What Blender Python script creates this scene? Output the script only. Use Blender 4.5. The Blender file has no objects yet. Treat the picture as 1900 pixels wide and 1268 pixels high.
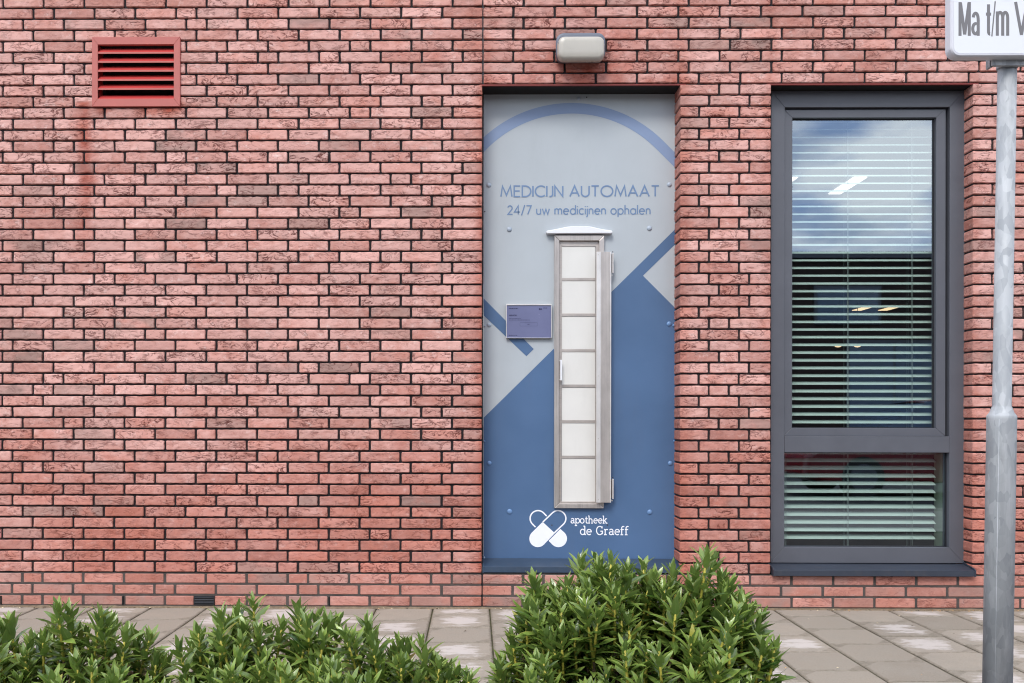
import bpy, bmesh, math, random
from mathutils import Vector, Matrix, noise
R = math.radians
scene = bpy.context.scene
COL = scene.collection
random.seed(7)

# ------------------------------------------------------------ camera
F, PPX, PPY = 1725.0, 860.0, 783.0
D, CH = 4.93, 0.99
YAW, ROLL = 0.0116, 0.0015
fwd = Vector((-math.sin(YAW), math.cos(YAW), 0))
rgt = Vector((math.cos(YAW), math.sin(YAW), 0))
upv = Vector((0, 0, 1))
rot = Matrix.Rotation(-ROLL, 3, fwd)
rgt = rot @ rgt
upv = rot @ upv
CAMP = Vector((0, -D, CH))
cd = bpy.data.cameras.new('camera')
cam = bpy.data.objects.new('camera', cd)
COL.objects.link(cam)
m = Matrix((rgt, upv, -fwd)).transposed().to_4x4()
m.translation = CAMP
cam.matrix_world = m
cd.sensor_width = 36
cd.lens = F / 1900 * 36
cd.shift_x = (950 - PPX) / 1900
cd.shift_y = (PPY - 634) / 1900
cd.clip_start = 0.05
cd.clip_end = 2000
scene.camera = cam


def W(px, py, y=0.0):
    """a measured direction met with the vertical plane at depth y"""
    d = fwd + rgt * ((px - PPX) / F) + upv * ((PPY - py) / F)
    t = (y - CAMP.y) / d.y
    return CAMP + d * t


def WX(px, py=700, y=0.0):
    return W(px, py, y).x


def WZ(py, px=1000, y=0.0):
    return W(px, py, y).z


# ------------------------------------------------------------ light
SUN_EL, SUN_AZ = 46, 200     # azimuth: direction the light comes from, measured from +Y clockwise
world = bpy.data.worlds.new('World')
scene.world = world
world.use_nodes = True
wt = world.node_tree
wt.nodes.clear()
wo = wt.nodes.new('ShaderNodeOutputWorld')
bg = wt.nodes.new('ShaderNodeBackground')
sky = wt.nodes.new('ShaderNodeTexSky')
sky.sky_type = 'NISHITA'
sky.sun_disc = False
sky.sun_elevation = R(SUN_EL)
sky.sun_rotation = R(SUN_AZ)
bg.inputs['Strength'].default_value = 0.10
tc = wt.nodes.new('ShaderNodeTexCoord')
mp = wt.nodes.new('ShaderNodeMapping')
mp.inputs['Scale'].default_value = (1, 1, 2.4)
mp.inputs['Location'].default_value = (0.35, 0.1, 0.2)
nz = wt.nodes.new('ShaderNodeTexNoise')
nz.inputs['Scale'].default_value = 2.3
nz.inputs['Detail'].default_value = 7
nz.inputs['Roughness'].default_value = 0.55
nz.inputs['Distortion'].default_value = 0.5
cr = wt.nodes.new('ShaderNodeValToRGB')
cr.color_ramp.elements[0].position = 0.36
cr.color_ramp.elements[1].position = 0.58
nz2 = wt.nodes.new('ShaderNodeTexNoise')
nz2.inputs['Scale'].default_value = 8.5
nz2.inputs['Detail'].default_value = 6
cr2 = wt.nodes.new('ShaderNodeValToRGB')
cr2.color_ramp.elements[0].color = (6.0, 7.9, 11.6, 1)
cr2.color_ramp.elements[0].position = 0.40
cr2.color_ramp.elements[1].color = (18.5, 18.4, 17.8, 1)
cr2.color_ramp.elements[1].position = 0.60
mx = wt.nodes.new('ShaderNodeMixRGB')
L = wt.links.new
L(tc.outputs['Generated'], mp.inputs['Vector'])
L(mp.outputs[0], nz.inputs['Vector'])
L(mp.outputs[0], nz2.inputs['Vector'])
L(nz.outputs['Fac'], cr.inputs[0])
L(nz2.outputs['Fac'], cr2.inputs[0])
L(cr.outputs[0], mx.inputs['Fac'])
L(sky.outputs[0], mx.inputs['Color1'])
L(cr2.outputs[0], mx.inputs['Color2'])
L(mx.outputs[0], bg.inputs['Color'])
L(bg.outputs[0], wo.inputs[0])
sd = bpy.data.lights.new('sun', 'SUN')
sd.energy = 1.5
sd.angle = R(20)
sd.color = (1.0, 0.96, 0.9)
sun = bpy.data.objects.new('sun', sd)
COL.objects.link(sun)
az, el = R(SUN_AZ), R(SUN_EL)
sv = Vector((math.sin(az) * math.cos(el), math.cos(az) * math.cos(el), math.sin(el)))
sun.rotation_euler = sv.to_track_quat('Z', 'Y').to_euler()
scene.view_settings.view_transform = 'Standard'
scene.view_settings.look = 'None'
scene.view_settings.exposure = 0.58
scene.view_settings.gamma = 1
scene.cycles.filter_width = 1.1


# ------------------------------------------------------------ materials
def srgb(r, g, b):
    def f(c):
        c /= 255
        return c / 12.92 if c <= 0.04045 else ((c + 0.055) / 1.055) ** 2.4
    return (f(r), f(g), f(b), 1)


class NT:
    def __init__(s, name):
        s.m = bpy.data.materials.new(name)
        s.m.use_nodes = True
        s.t = s.m.node_tree
        s.b = s.t.nodes['Principled BSDF']
        s.out = s.t.nodes['Material Output']

    def n(s, kind, **kw):
        nd = s.t.nodes.new('ShaderNode' + kind)
        for k, v in kw.items():
            if k in nd.inputs:
                nd.inputs[k].default_value = v
            else:
                setattr(nd, k, v)
        return nd

    def l(s, a, b):
        s.t.links.new(a, b)

    def math(s, op, a, b=None, clamp=False):
        nd = s.t.nodes.new('ShaderNodeMath')
        nd.operation = op
        nd.use_clamp = clamp
        for i, v in enumerate((a, b)):
            if v is None:
                continue
            if isinstance(v, (int, float)):
                nd.inputs[i].default_value = v
            else:
                s.l(v, nd.inputs[i])
        return nd.outputs[0]

    def mix(s, fac, a, b, blend='MIX'):
        nd = s.t.nodes.new('ShaderNodeMixRGB')
        nd.blend_type = blend
        for i, v in enumerate((fac, a, b)):
            if isinstance(v, (int, float)):
                nd.inputs[i].default_value = v
            elif isinstance(v, tuple):
                nd.inputs[i].default_value = v
            else:
                s.l(v, nd.inputs[i])
        return nd.outputs[0]

    def ramp(s, fac, lo, hi):
        nd = s.t.nodes.new('ShaderNodeMapRange')
        nd.inputs['From Min'].default_value = lo
        nd.inputs['From Max'].default_value = hi
        s.l(fac, nd.inputs['Value'])
        return nd.outputs[0]

    def coord(s, scale=(1, 1, 1)):
        t = s.n('TexCoord')
        mpn = s.n('Mapping')
        mpn.inputs['Scale'].default_value = scale
        s.l(t.outputs['Object'], mpn.inputs['Vector'])
        return mpn.outputs[0]

    def noise(s, vec, scale, detail=4, rough=.5, dist=0):
        nd = s.n('TexNoise', Scale=scale, Detail=detail, Roughness=rough, Distortion=dist)
        if vec is not None:
            s.l(vec, nd.inputs['Vector'])
        return nd.outputs['Fac']

    def bump(s, h, strength, dist):
        nd = s.n('Bump', Strength=strength, Distance=dist)
        s.l(h, nd.inputs['Height'])
        s.l(nd.outputs[0], s.b.inputs['Normal'])
        return nd


def paint(name, col, rough=.45, var=.06, metal=0, scale=6, dirt=0.0, bump=0.0, spec=.5):
    """a painted or plain surface with slight unevenness and grime"""
    t = NT(name)
    v = t.coord()
    a = t.noise(v, scale, 6, .6)
    dark = tuple(c * (1 - var) for c in col[:3]) + (1,)
    light = tuple(min(1, c * (1 + var)) for c in col[:3]) + (1,)
    c = t.mix(t.ramp(a, .35, .65), dark, light)
    if dirt:
        g = t.noise(t.coord((1, 1, .25)), scale * 3, 8, .7)
        c = t.mix(t.math('MULTIPLY', t.ramp(g, .52, .8), dirt), c, (.12, .10, .08, 1))
    t.l(c, t.b.inputs['Base Color'])
    t.b.inputs['Metallic'].default_value = metal
    t.b.inputs['Specular IOR Level'].default_value = spec
    r = t.math('ADD', t.math('MULTIPLY', t.noise(v, scale * 4, 5), .15), rough - .075)
    t.l(r, t.b.inputs['Roughness'])
    if bump:
        t.bump(t.noise(v, 60, 4), bump, .002)
    return t.m


def mat_brick():
    t = NT('brick_handmade')
    at = t.n('Attribute', attribute_name='tone')      # r,g,b: brick tone, grey-brown brick, offset
    ab = t.n('Attribute', attribute_name='bloom')     # r: lime bloom, g: red wash streak and painted lamp shadow
    sep = t.n('SeparateColor')
    t.l(at.outputs['Color'], sep.inputs[0])
    sb = t.n('SeparateColor')
    t.l(ab.outputs['Color'], sb.inputs[0])
    tone, brown, off = sep.outputs
    bloom, streak = sb.outputs[0], sb.outputs[1]
    plinth = sb.outputs[2]
    tcn = t.n('TexCoord')
    mpn = t.n('Mapping')
    mpn.inputs['Scale'].default_value = (1, 1, 1.3)
    t.l(tcn.outputs['Object'], mpn.inputs['Vector'])
    cmb = t.n('CombineXYZ')
    o = t.math('MULTIPLY', off, 37.0)
    t.l(o, cmb.inputs[0]); t.l(o, cmb.inputs[1]); t.l(t.math('MULTIPLY', off, 91.0), cmb.inputs[2])
    add = t.n('VectorMath', operation='ADD')
    t.l(mpn.outputs[0], add.inputs[0]); t.l(cmb.outputs[0], add.inputs[1])
    v = add.outputs[0]
    # creases of hand-thrown clay: folds that run mostly along the brick, broken up
    def warp(scx, scz, tilt):
        mq = t.n('Mapping')
        mq.inputs['Scale'].default_value = (scx, 1, scz)
        mq.inputs['Rotation'].default_value = (0, tilt, 0)
        t.l(v, mq.inputs['Vector'])
        return mq.outputs[0]
    def fold(vec, sc, dist, width):
        r_ = t.math('ABSOLUTE', t.math('SUBTRACT', t.noise(vec, sc, 3, .55, dist), .5))
        f_ = t.math('SUBTRACT', 1.0, t.ramp(r_, .0, width), clamp=True)
        return t.math('MULTIPLY', f_, f_)
    v1, v2_ = warp(.75, 1.25, .45), warp(.8, 1.3, -.6)
    c1 = t.math('MULTIPLY', fold(v1, 14, 1.1, .06), t.ramp(t.noise(v, 19, 3, .6), .42, .56))
    c2 = t.math('MULTIPLY', fold(v2_, 20, 1.0, .06), t.ramp(t.noise(v, 15, 3, .6), .47, .60))
    c3 = t.math('MULTIPLY', t.ramp(t.noise(v2_, 34, 4, .65), .60, .68), .55)
    crease = t.math('MAXIMUM', t.math('MAXIMUM', c1, c2), c3)
    amt = t.math('FRACT', t.math('MULTIPLY', off, 7.31))
    crease = t.math('MULTIPLY', crease, t.math('ADD', t.math('MULTIPLY', amt, .75), .45), clamp=True)
    crease = t.math('MULTIPLY', crease, t.math('SUBTRACT', 1.0, t.math('MULTIPLY', plinth, .5)))
    crease = t.math('MULTIPLY', crease, t.ramp(tone, -.35, .6))
    # base body
    body = t.mix(tone, srgb(138, 70, 55), srgb(182, 104, 84))
    mott = t.noise(v, 30, 5, .65)
    body = t.mix(t.ramp(mott, .35, .7), body, srgb(184, 107, 86))
    body = t.mix(t.math('MULTIPLY', plinth, .6), body, srgb(164, 106, 88))
    limen = t.noise(v, 11, 6, .68)
    lime_f = t.math('MULTIPLY', bloom, t.math('ADD', t.math('MULTIPLY', t.ramp(limen, .22, .66), .9), .34), clamp=True)
    lime_f = t.math('MULTIPLY', lime_f, t.math('ADD', t.math('MULTIPLY', off, .6), .72), clamp=True)
    body = t.mix(lime_f, body, srgb(214, 166, 157))
    hot = t.math('MULTIPLY', t.ramp(t.noise(v, 24, 5, .7), .58, .74), t.math('MULTIPLY', bloom, .75))
    body = t.mix(hot, body, srgb(232, 206, 200))
    # grey-brown overfired bricks, patchy
    bp = t.math('MULTIPLY', brown, t.ramp(t.noise(v, 6, 3, .5), .36, .55), clamp=True)
    body = t.mix(bp, body, srgb(158, 130, 122))
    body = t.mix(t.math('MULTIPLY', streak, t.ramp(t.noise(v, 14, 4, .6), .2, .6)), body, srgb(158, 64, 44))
    body = t.mix(t.math('MULTIPLY', crease, .92), body, srgb(88, 26, 20))
    # slightly darker rim with dust speckle
    sp = t.ramp(t.noise(v, 160, 3, .7), .62, .75)
    body = t.mix(t.math('MULTIPLY', sp, .25), body, srgb(120, 52, 44))
    vary = t.math('ADD', t.math('MULTIPLY', t.math('FRACT', t.math('MULTIPLY', off, 13.7)), .24), .85)
    sc_ = t.n('VectorMath', operation='SCALE')
    t.l(body, sc_.inputs[0]); t.l(vary, sc_.inputs['Scale'])
    t.l(sc_.outputs[0], t.b.inputs['Base Color'])
    t.b.inputs['Roughness'].default_value = .85
    t.b.inputs['Specular IOR Level'].default_value = .25
    h = t.math('ADD', t.math('MULTIPLY', t.noise(v, 26, 6, .7), .6), t.math('MULTIPLY', crease, -.9))
    t.bump(h, .9, .0035)
    return t.m


def mat_mortar(name, col, col2):
    t = NT(name)
    v = t.coord()
    c = t.mix(t.ramp(t.noise(v, 9, 6, .7), .35, .7), col, col2)
    t.l(c, t.b.inputs['Base Color'])
    t.b.inputs['Roughness'].default_value = .95
    t.bump(t.noise(v, 180, 5, .7), .8, .003)
    return t.m


def mat_steel(name, col, rough, vert=True, warm=.5):
    t = NT(name)
    v = t.coord((60, 60, 1.2) if vert else (1.2, 60, 60))
    a = t.noise(v, 2.2, 5, .6)
    b = t.noise(t.coord((3, 3, 1.4)), 5, 5, .6)
    c = t.mix(t.ramp(b, .3, .7), col, tuple(x * .72 for x in col[:3]) + (1,))
    c = t.mix(t.math('MULTIPLY', t.ramp(a, .3, .7), .3), c, srgb(225, 218, 212))
    t.l(c, t.b.inputs['Base Color'])
    t.b.inputs['Metallic'].default_value = .55
    t.l(t.math('ADD', t.math('MULTIPLY', a, .25), rough), t.b.inputs['Roughness'])
    t.bump(a, .12, .001)
    return t.m


def mat_galv():
    t = NT('galvanised_steel')
    v = t.coord((1, 1, .45))
    vo = t.n('TexVoronoi', Scale=62.0)
    vd = t.n('VectorMath', operation='ADD')
    nn = t.n('TexNoise', Scale=18.0, Detail=3.0)
    t.l(v, nn.inputs['Vector'])
    sc = t.n('VectorMath', operation='SCALE'); sc.inputs['Scale'].default_value = .03
    t.l(nn.outputs['Color'], sc.inputs[0])
    t.l(v, vd.inputs[0]); t.l(sc.outputs[0], vd.inputs[1])
    t.l(vd.outputs[0], vo.inputs['Vector'])
    sp = t.n('SeparateColor'); t.l(vo.outputs['Color'], sp.inputs[0])
    c = t.mix(sp.outputs[0], srgb(152, 156, 161), srgb(178, 181, 185))
    st = t.noise(t.coord((1, 1, .12)), 26, 6, .65)
    c = t.mix(t.math('MULTIPLY', t.ramp(st, .52, .75), .5), c, srgb(212, 215, 218))
    gr = t.noise(t.coord((1, 1, .6)), 9, 6, .7)
    c = t.mix(t.math('MULTIPLY', t.ramp(gr, .55, .8), .5), c, srgb(128, 130, 134))
    t.l(c, t.b.inputs['Base Color'])
    t.b.inputs['Metallic'].default_value = .2
    t.l(t.math('ADD', t.math('MULTIPLY', sp.outputs[1], .2), .55), t.b.inputs['Roughness'])
    t.bump(st, .25, .001)
    return t.m


def mat_glass(name, ior, tint=(1, 1, 1, 1)):
    t = NT(name)
    t.t.nodes.remove(t.b)
    tr = t.n('BsdfTransparent'); tr.inputs[0].default_value = tint
    gl = t.n('BsdfGlossy'); gl.inputs['Roughness'].default_value = 0.0
    geo = t.n('NewGeometry')
    dt = t.n('VectorMath', operation='DOT_PRODUCT')
    t.l(geo.outputs['Incoming'], dt.inputs[0]); t.l(geo.outputs['Normal'], dt.inputs[1])
    gl.inputs['Color'].default_value = (.76, .87, 1, 1)
    inv = t.math('SUBTRACT', 1.0, t.math('ABSOLUTE', dt.outputs['Value']), clamp=True)
    fac = t.math('ADD', t.math('MULTIPLY', t.math('POWER', inv, 5.0), 1 - ior), ior, clamp=True)
    ms = t.n('MixShader')
    t.l(fac, ms.inputs[0]); t.l(tr.outputs[0], ms.inputs[1]); t.l(gl.outputs[0], ms.inputs[2])
    t.l(ms.outputs[0], t.out.inputs[0])
    return t.m


def mat_emit(name, col, strength):
    t = NT(name)
    v = t.coord()
    c = t.mix(t.noise(v, 3), col, tuple(x * .9 for x in col[:3]) + (1,))
    t.l(c, t.b.inputs['Emission Color'])
    t.b.inputs['Emission Strength'].default_value = strength
    t.b.inputs['Base Color'].default_value = col
    return t.m


def mat_tile():
    t = NT('concrete_paver')
    at = t.n('Attribute', attribute_name='tone')
    sep = t.n('SeparateColor'); t.l(at.outputs['Color'], sep.inputs[0])
    au = t.n('Attribute', attribute_name='cell')
    sc = t.n('SeparateColor'); t.l(au.outputs['Color'], sc.inputs[0])
    v = t.coord()
    c = t.mix(sep.outputs[0], srgb(143, 133, 121), srgb(167, 156, 143))
    c = t.mix(t.ramp(t.noise(v, 7, 6, .65), .3, .75), c, srgb(150, 142, 131))
    gr = t.noise(v, 120, 5, .8)
    c = t.mix(t.math('MULTIPLY', t.ramp(gr, .5, .75), .35), c, srgb(96, 88, 82))
    gr2 = t.noise(v, 210, 2, .6)
    c = t.mix(t.math('MULTIPLY', t.ramp(gr2, .6, .72), .3), c, srgb(190, 182, 174))
    # pale worn lime patch in the middle of some tiles
    v2 = t.coord((.55, 1.3, 1))
    n = t.noise(v2, 15, 8, .7)
    n = t.math('ADD', n, t.math('MULTIPLY', t.math('SUBTRACT', sc.outputs[0], .62), .38))
    n = t.math('ADD', n, t.math('MULTIPLY', t.math('SUBTRACT', sep.outputs[1], .5), .12))
    patch = t.math('MULTIPLY', t.ramp(n, .51, .62), t.math('GREATER_THAN', sep.outputs[1], .42), clamp=True)
    c = t.mix(t.math('MULTIPLY', patch, .7), c, srgb(204, 196, 192))
    # moss / soil creeping in from the joint
    e = t.math('ADD', t.math('MULTIPLY', t.noise(v, 30, 5, .7), .25), sc.outputs[1])
    t.l(t.mix(t.math('MULTIPLY', t.ramp(e, 1.03, 1.13), .5), c, srgb(84, 76, 60)), t.b.inputs['Base Color'])
    t.b.inputs['Roughness'].default_value = .9
    t.b.inputs['Specular IOR Level'].default_value = .25
    t.bump(t.math('ADD', gr, t.math('MULTIPLY', t.noise(v, 30, 4), .6)), .5, .0018)
    return t.m


def mat_leaf():
    t = NT('laurel_leaf')
    at = t.n('Attribute', attribute_name='leaf')  # r random, g across, b along
    sep = t.n('SeparateColor'); t.l(at.outputs['Color'], sep.inputs[0])
    rnd, acr, alo = sep.outputs
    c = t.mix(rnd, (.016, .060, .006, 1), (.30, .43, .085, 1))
    v = t.coord()
    c = t.mix(t.math('MULTIPLY', t.ramp(t.noise(v, 40, 4), .4, .7), .4), c, (.12, .20, .06, 1))
    # midrib
    mid = t.math('SUBTRACT', 1.0, t.ramp(acr, .02, .16), clamp=True)
    c = t.mix(t.math('MULTIPLY', mid, .65), c, (.28, .36, .10, 1))
    # yellow margins and tips on part of the leaves
    yl = t.math('MULTIPLY', t.ramp(acr, .72, 1.0), t.ramp(rnd, .3, .7), clamp=True)
    c = t.mix(t.math('MULTIPLY', yl, .75), c, (.42, .38, .10, 1))
    old = t.math('GREATER_THAN', rnd, .965)
    c = t.mix(t.math('MULTIPLY', old, .7), c, (.42, .34, .05, 1))
    geo = t.n('NewGeometry')
    c = t.mix(t.math('MULTIPLY', geo.outputs['Backfacing'], .5), c, (.14, .22, .08, 1))
    t.l(c, t.b.inputs['Base Color'])
    t.b.inputs['Roughness'].default_value = .27
    t.b.inputs['Specular IOR Level'].default_value = .8
    w = t.n('TexWave', Scale=60.0, Distortion=1.5)
    t.l(v, w.inputs['Vector'])
    t.bump(t.noise(v, 90, 4), .35, .002)
    tl = t.n('BsdfTranslucent')
    t.l(t.mix(.5, c, (.25, .40, .04, 1)), tl.inputs[0])
    ms = t.n('MixShader'); ms.inputs[0].default_value = .22
    t.l(t.b.outputs[0], ms.inputs[1]); t.l(tl.outputs[0], ms.inputs[2])
    t.l(ms.outputs[0], t.out.inputs[0])
    return t.m


M = {}
M['brick'] = mat_brick()
M['mortar'] = mat_mortar('mortar_dark', srgb(30, 27, 31), srgb(50, 45, 47))
M['pointing'] = mat_mortar('mortar_grey', srgb(62, 56, 54), srgb(92, 84, 80))
M['black'] = paint('black_void_shade', (.006, .006, .006, 1), .9)  # near-black colour; on the soffit it stands in for shade
M['lintel'] = paint('lintel_red_primer', srgb(120, 40, 34), .6, .15)
M['frame'] = paint('frame_anthracite', srgb(89, 91, 99), .42, .05, bump=.08)
M['sill'] = paint('sill_blue_grey', srgb(52, 58, 70), .4, .08, dirt=.25)
M['sillp'] = paint('panel_sill_blue', srgb(52, 68, 88), .4, .08, dirt=.25)
M['rubber'] = paint('rubber_seal', (.012, .013, .018, 1), .5)
M['panel'] = paint('panel_grey_laminate', srgb(174, 181, 187), .42, .04, scale=2, dirt=.09)
M['blue'] = paint('panel_blue_print', srgb(76, 104, 141), .42, .07, scale=2, dirt=.12)
M['arch'] = paint('panel_pale_blue_print', srgb(128, 147, 180), .42, .04, scale=3)
M['letter'] = paint('lettering_blue', srgb(106, 131, 166), .45, .05)
M['white_print'] = paint('white_print', srgb(236, 238, 246), .45, .02)
M['hole'] = paint('hole_dark', (.05, .04, .04, 1), .7)
M['steel'] = mat_steel('brushed_steel', srgb(192, 184, 180), .26)
M['steelh'] = mat_steel('brushed_steel_flat', srgb(190, 180, 174), .3, False)
M['steelb'] = mat_steel('bright_steel', srgb(232, 229, 228), .3)
M['cell'] = paint('locker_white_plastic', srgb(218, 216, 212), .35, .02, dirt=.05)
M['hood'] = paint('rain_hood_white', srgb(226, 227, 232), .35, .02)
M['capgrey'] = paint('screw_cap_grey', srgb(166, 178, 192), .35, .04)
M['capblue'] = paint('screw_cap_blue', srgb(104, 138, 182), .3, .04)
M['screen'] = paint('screen_purple', srgb(110, 114, 148), .25, .05, scale=4)
M['ink'] = paint('screen_ink', srgb(44, 44, 84), .4)
M['vent'] = paint('vent_red_paint', srgb(180, 96, 88), .5, .05, dirt=.12)
M['ventb'] = paint('vent_red_blade', srgb(184, 58, 56), .5, .05)
M['lampbase'] = paint('lamp_grey_housing', srgb(98, 104, 118), .45, .06)
M['opal'] = paint('lamp_opal_cover', srgb(180, 175, 166), .3, .03, dirt=.1)
M['galv'] = mat_galv()
M['signw'] = paint('sign_white_sheet', srgb(224, 226, 232), .35, .015)
M['signrim'] = paint('sign_rim_white', srgb(214, 214, 222), .4, .04, dirt=.12)
M['signtxt'] = paint('sign_grey_letter', srgb(116, 114, 117), .45, .04)
M['slat'] = paint('blind_slat_pale', srgb(206, 222, 216), .45, .02)
M['cord'] = paint('blind_cord', srgb(150, 160, 158), .7)
M['glass'] = mat_glass('window_glass', .25, (.86, .92, .89, 1))
M['plaster'] = paint('plaster_pale', srgb(150, 168, 150), .8)
M['room'] = paint('room_wall_grey', srgb(70, 72, 76), .9)
M['roomc'] = paint('room_ceiling', srgb(96, 98, 102), .9)
M['lit'] = mat_emit('lamp_lit', (1, .93, .84, 1), 1.1)
M['litw'] = mat_emit('lamp_lit_warm', (1, .70, .42, 1), 1.2)
M['tile'] = mat_tile()
M['leaf'] = mat_leaf()
M['stem'] = paint('stem_yellow_green', (.48, .42, .07, 1), .55, .25, scale=30)
M['wood'] = paint('stem_brown', (.10, .065, .035, 1), .8, .3, scale=30)
M['darkplastic'] = paint('dark_plastic', (.02, .022, .028, 1), .5)


def mat_ground(name, c1, c2, sc=20, bs=.6):
    t = NT(name)
    v = t.coord()
    c = t.mix(t.ramp(t.noise(v, sc, 8, .7), .35, .7), c1, c2)
    t.l(c, t.b.inputs['Base Color'])
    t.b.inputs['Roughness'].default_value = .95
    t.bump(t.noise(v, sc * 8, 5, .7), bs, .006)
    return t.m


M['joint'] = mat_ground('paving_joint', srgb(54, 50, 40), srgb(88, 88, 50), 14)
M['asphalt'] = mat_ground('asphalt', (.04, .04, .042, 1), (.075, .072, .07, 1), 12)
M['soil'] = mat_ground('bed_soil', (.035, .025, .018, 1), (.09, .068, .05, 1), 16, 1)
M['kerb'] = mat_ground('kerb_concrete', srgb(120, 115, 108), srgb(150, 144, 136), 10)


# ------------------------------------------------------------ mesh helpers
def link(o, parent=None):
    COL.objects.link(o)
    if parent is not None:
        o.parent = parent
        if parent.type == 'EMPTY' or True:
            o.matrix_parent_inverse = parent.matrix_basis.inverted() if parent.parent is None else Matrix()
    return o


def tag(o, label=None, cat=None, group=None, kind=None):
    if label: o['label'] = label
    if cat: o['category'] = cat
    if group: o['group'] = group
    if kind: o['kind'] = kind
    return o


def thing(name, loc, label, cat, group=None):
    o = bpy.data.objects.new(name, None)
    o.empty_display_size = .05
    o.location = loc
    COL.objects.link(o)
    return tag(o, label, cat, group)


class MB:
    def __init__(s):
        s.v, s.f, s.mi, s.at = [], [], [], []
        s.mats = []

    def mat(s, m):
        if m not in s.mats:
            s.mats.append(m)
        return s.mats.index(m)

    def face(s, idx, m):
        s.f.append(idx)
        s.mi.append(s.mat(m))

    def box(s, x0, x1, y0, y1, z0, z1, m):
        b = len(s.v)
        s.v += [(x, y, z) for z in (z0, z1) for y in (y0, y1) for x in (x0, x1)]
        for q in ((0, 2, 3, 1), (4, 5, 7, 6), (0, 1, 5, 4), (2, 6, 7, 3), (0, 4, 6, 2), (1, 3, 7, 5)):
            s.face([b + i for i in q], m)

    def prism(s, pts, y0, y1, m):
        """pts: (x,z) outline, extruded from y0 (front) to y1 (back)"""
        n = len(pts)
        ar = sum(pts[i][0] * pts[(i + 1) % n][1] - pts[(i + 1) % n][0] * pts[i][1] for i in range(n))
        if ar < 0:
            pts = pts[::-1]
        b = len(s.v)
        s.v += [(x, y0, z) for x, z in pts] + [(x, y1, z) for x, z in pts]
        s.face([b + i for i in range(n)], m)
        s.face([b + n + i for i in range(n)][::-1], m)
        for i in range(n):
            j = (i + 1) % n
            s.face([b + i, b + n + i, b + n + j, b + j], m)

    def sheet(s, pts, y, m):
        n = len(pts)
        ar = sum(pts[i][0] * pts[(i + 1) % n][1] - pts[(i + 1) % n][0] * pts[i][1] for i in range(n))
        if ar < 0:
            pts = pts[::-1]
        b = len(s.v)
        s.v += [(x, y, z) for x, z in pts]
        s.face([b + i for i in range(n)], m)

    def ring(s, o, i, y0, y1, m, gap=.0003):
        """mitred frame: o and i are (x0,x1,z0,z1)"""
        ox0, ox1, oz0, oz1 = o
        ix0, ix1, iz0, iz1 = i
        g = gap
        s.prism([(ox0 + g, oz1), (ox1 - g, oz1), (ix1 - g, iz1), (ix0 + g, iz1)], y0, y1, m)
        s.prism([(ox0 + g, oz0), (ox1 - g, oz0), (ix1 - g, iz0), (ix0 + g, iz0)], y0, y1, m)
        s.prism([(ox0, oz0 + g), (ox0, oz1 - g), (ix0, iz1 - g), (ix0, iz0 + g)], y0, y1, m)
        s.prism([(ox1, oz0 + g), (ox1, oz1 - g), (ix1, iz1 - g), (ix1, iz0 + g)], y0, y1, m)

    def lathe(s, prof, origin, axis, m, n=24, caps=True):
        """prof: (r, t) along axis"""
        ax = Vector(axis).normalized()
        u = ax.orthogonal().normalized()
        w = ax.cross(u)
        b = len(s.v)
        o = Vector(origin)
        for r, t in prof:
            for k in range(n):
                a = 2 * math.pi * k / n
                s.v.append(tuple(o + ax * t + (u * math.cos(a) + w * math.sin(a)) * r))
        for i in range(len(prof) - 1):
            for k in range(n):
                k2 = (k + 1) % n
                s.face([b + i * n + k, b + i * n + k2, b + (i + 1) * n + k2, b + (i + 1) * n + k], m)
        if caps:
            s.face([b + k for k in range(n)][::-1], m)
            s.face([b + (len(prof) - 1) * n + k for k in range(n)], m)

    def tube(s, pts, radii, m, n=6):
        pts = [Vector(p) for p in pts]
        b = len(s.v)
        for i, p in enumerate(pts):
            d = (pts[min(i + 1, len(pts) - 1)] - pts[max(i - 1, 0)]).normalized()
            u = d.cross(Vector((0.31, 0.95, 0.02))).normalized()
            w = d.cross(u)
            r = radii[i] if isinstance(radii, (list, tuple)) else radii
            for k in range(n):
                a = 2 * math.pi * k / n
                s.v.append(tuple(p + (u * math.cos(a) + w * math.sin(a)) * r))
        for i in range(len(pts) - 1):
            for k in range(n):
                k2 = (k + 1) % n
                s.face([b + i * n + k, b + i * n + k2, b + (i + 1) * n + k2, b + (i + 1) * n + k], m)
        s.face([b + k for k in range(n)][::-1], m)
        s.face([b + (len(pts) - 1) * n + k for k in range(n)], m)

    def loft_rr(s, secs, m, nc=6):
        """rounded-rectangle sections (y,x0,x1,z0,z1,r) lofted along y"""
        b = len(s.v)
        n = nc * 4
        for (y, x0, x1, z0, z1, r) in secs:
            for cx, cz, a0 in ((x1 - r, z1 - r, 0), (x0 + r, z1 - r, 90), (x0 + r, z0 + r, 180), (x1 - r, z0 + r, 270)):
                for k in range(nc):
                    a = R(a0 + 90 * k / (nc - 1))
                    s.v.append((cx + r * math.cos(a), y, cz + r * math.sin(a)))
        for i in range(len(secs) - 1):
            for k in range(n):
                k2 = (k + 1) % n
                s.face([b + i * n + k, b + i * n + k2, b + (i + 1) * n + k2, b + (i + 1) * n + k], m)
        s.face([b + k for k in range(n)][::-1], m)
        s.face([b + (len(secs) - 1) * n + k for k in range(n)], m)

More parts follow.
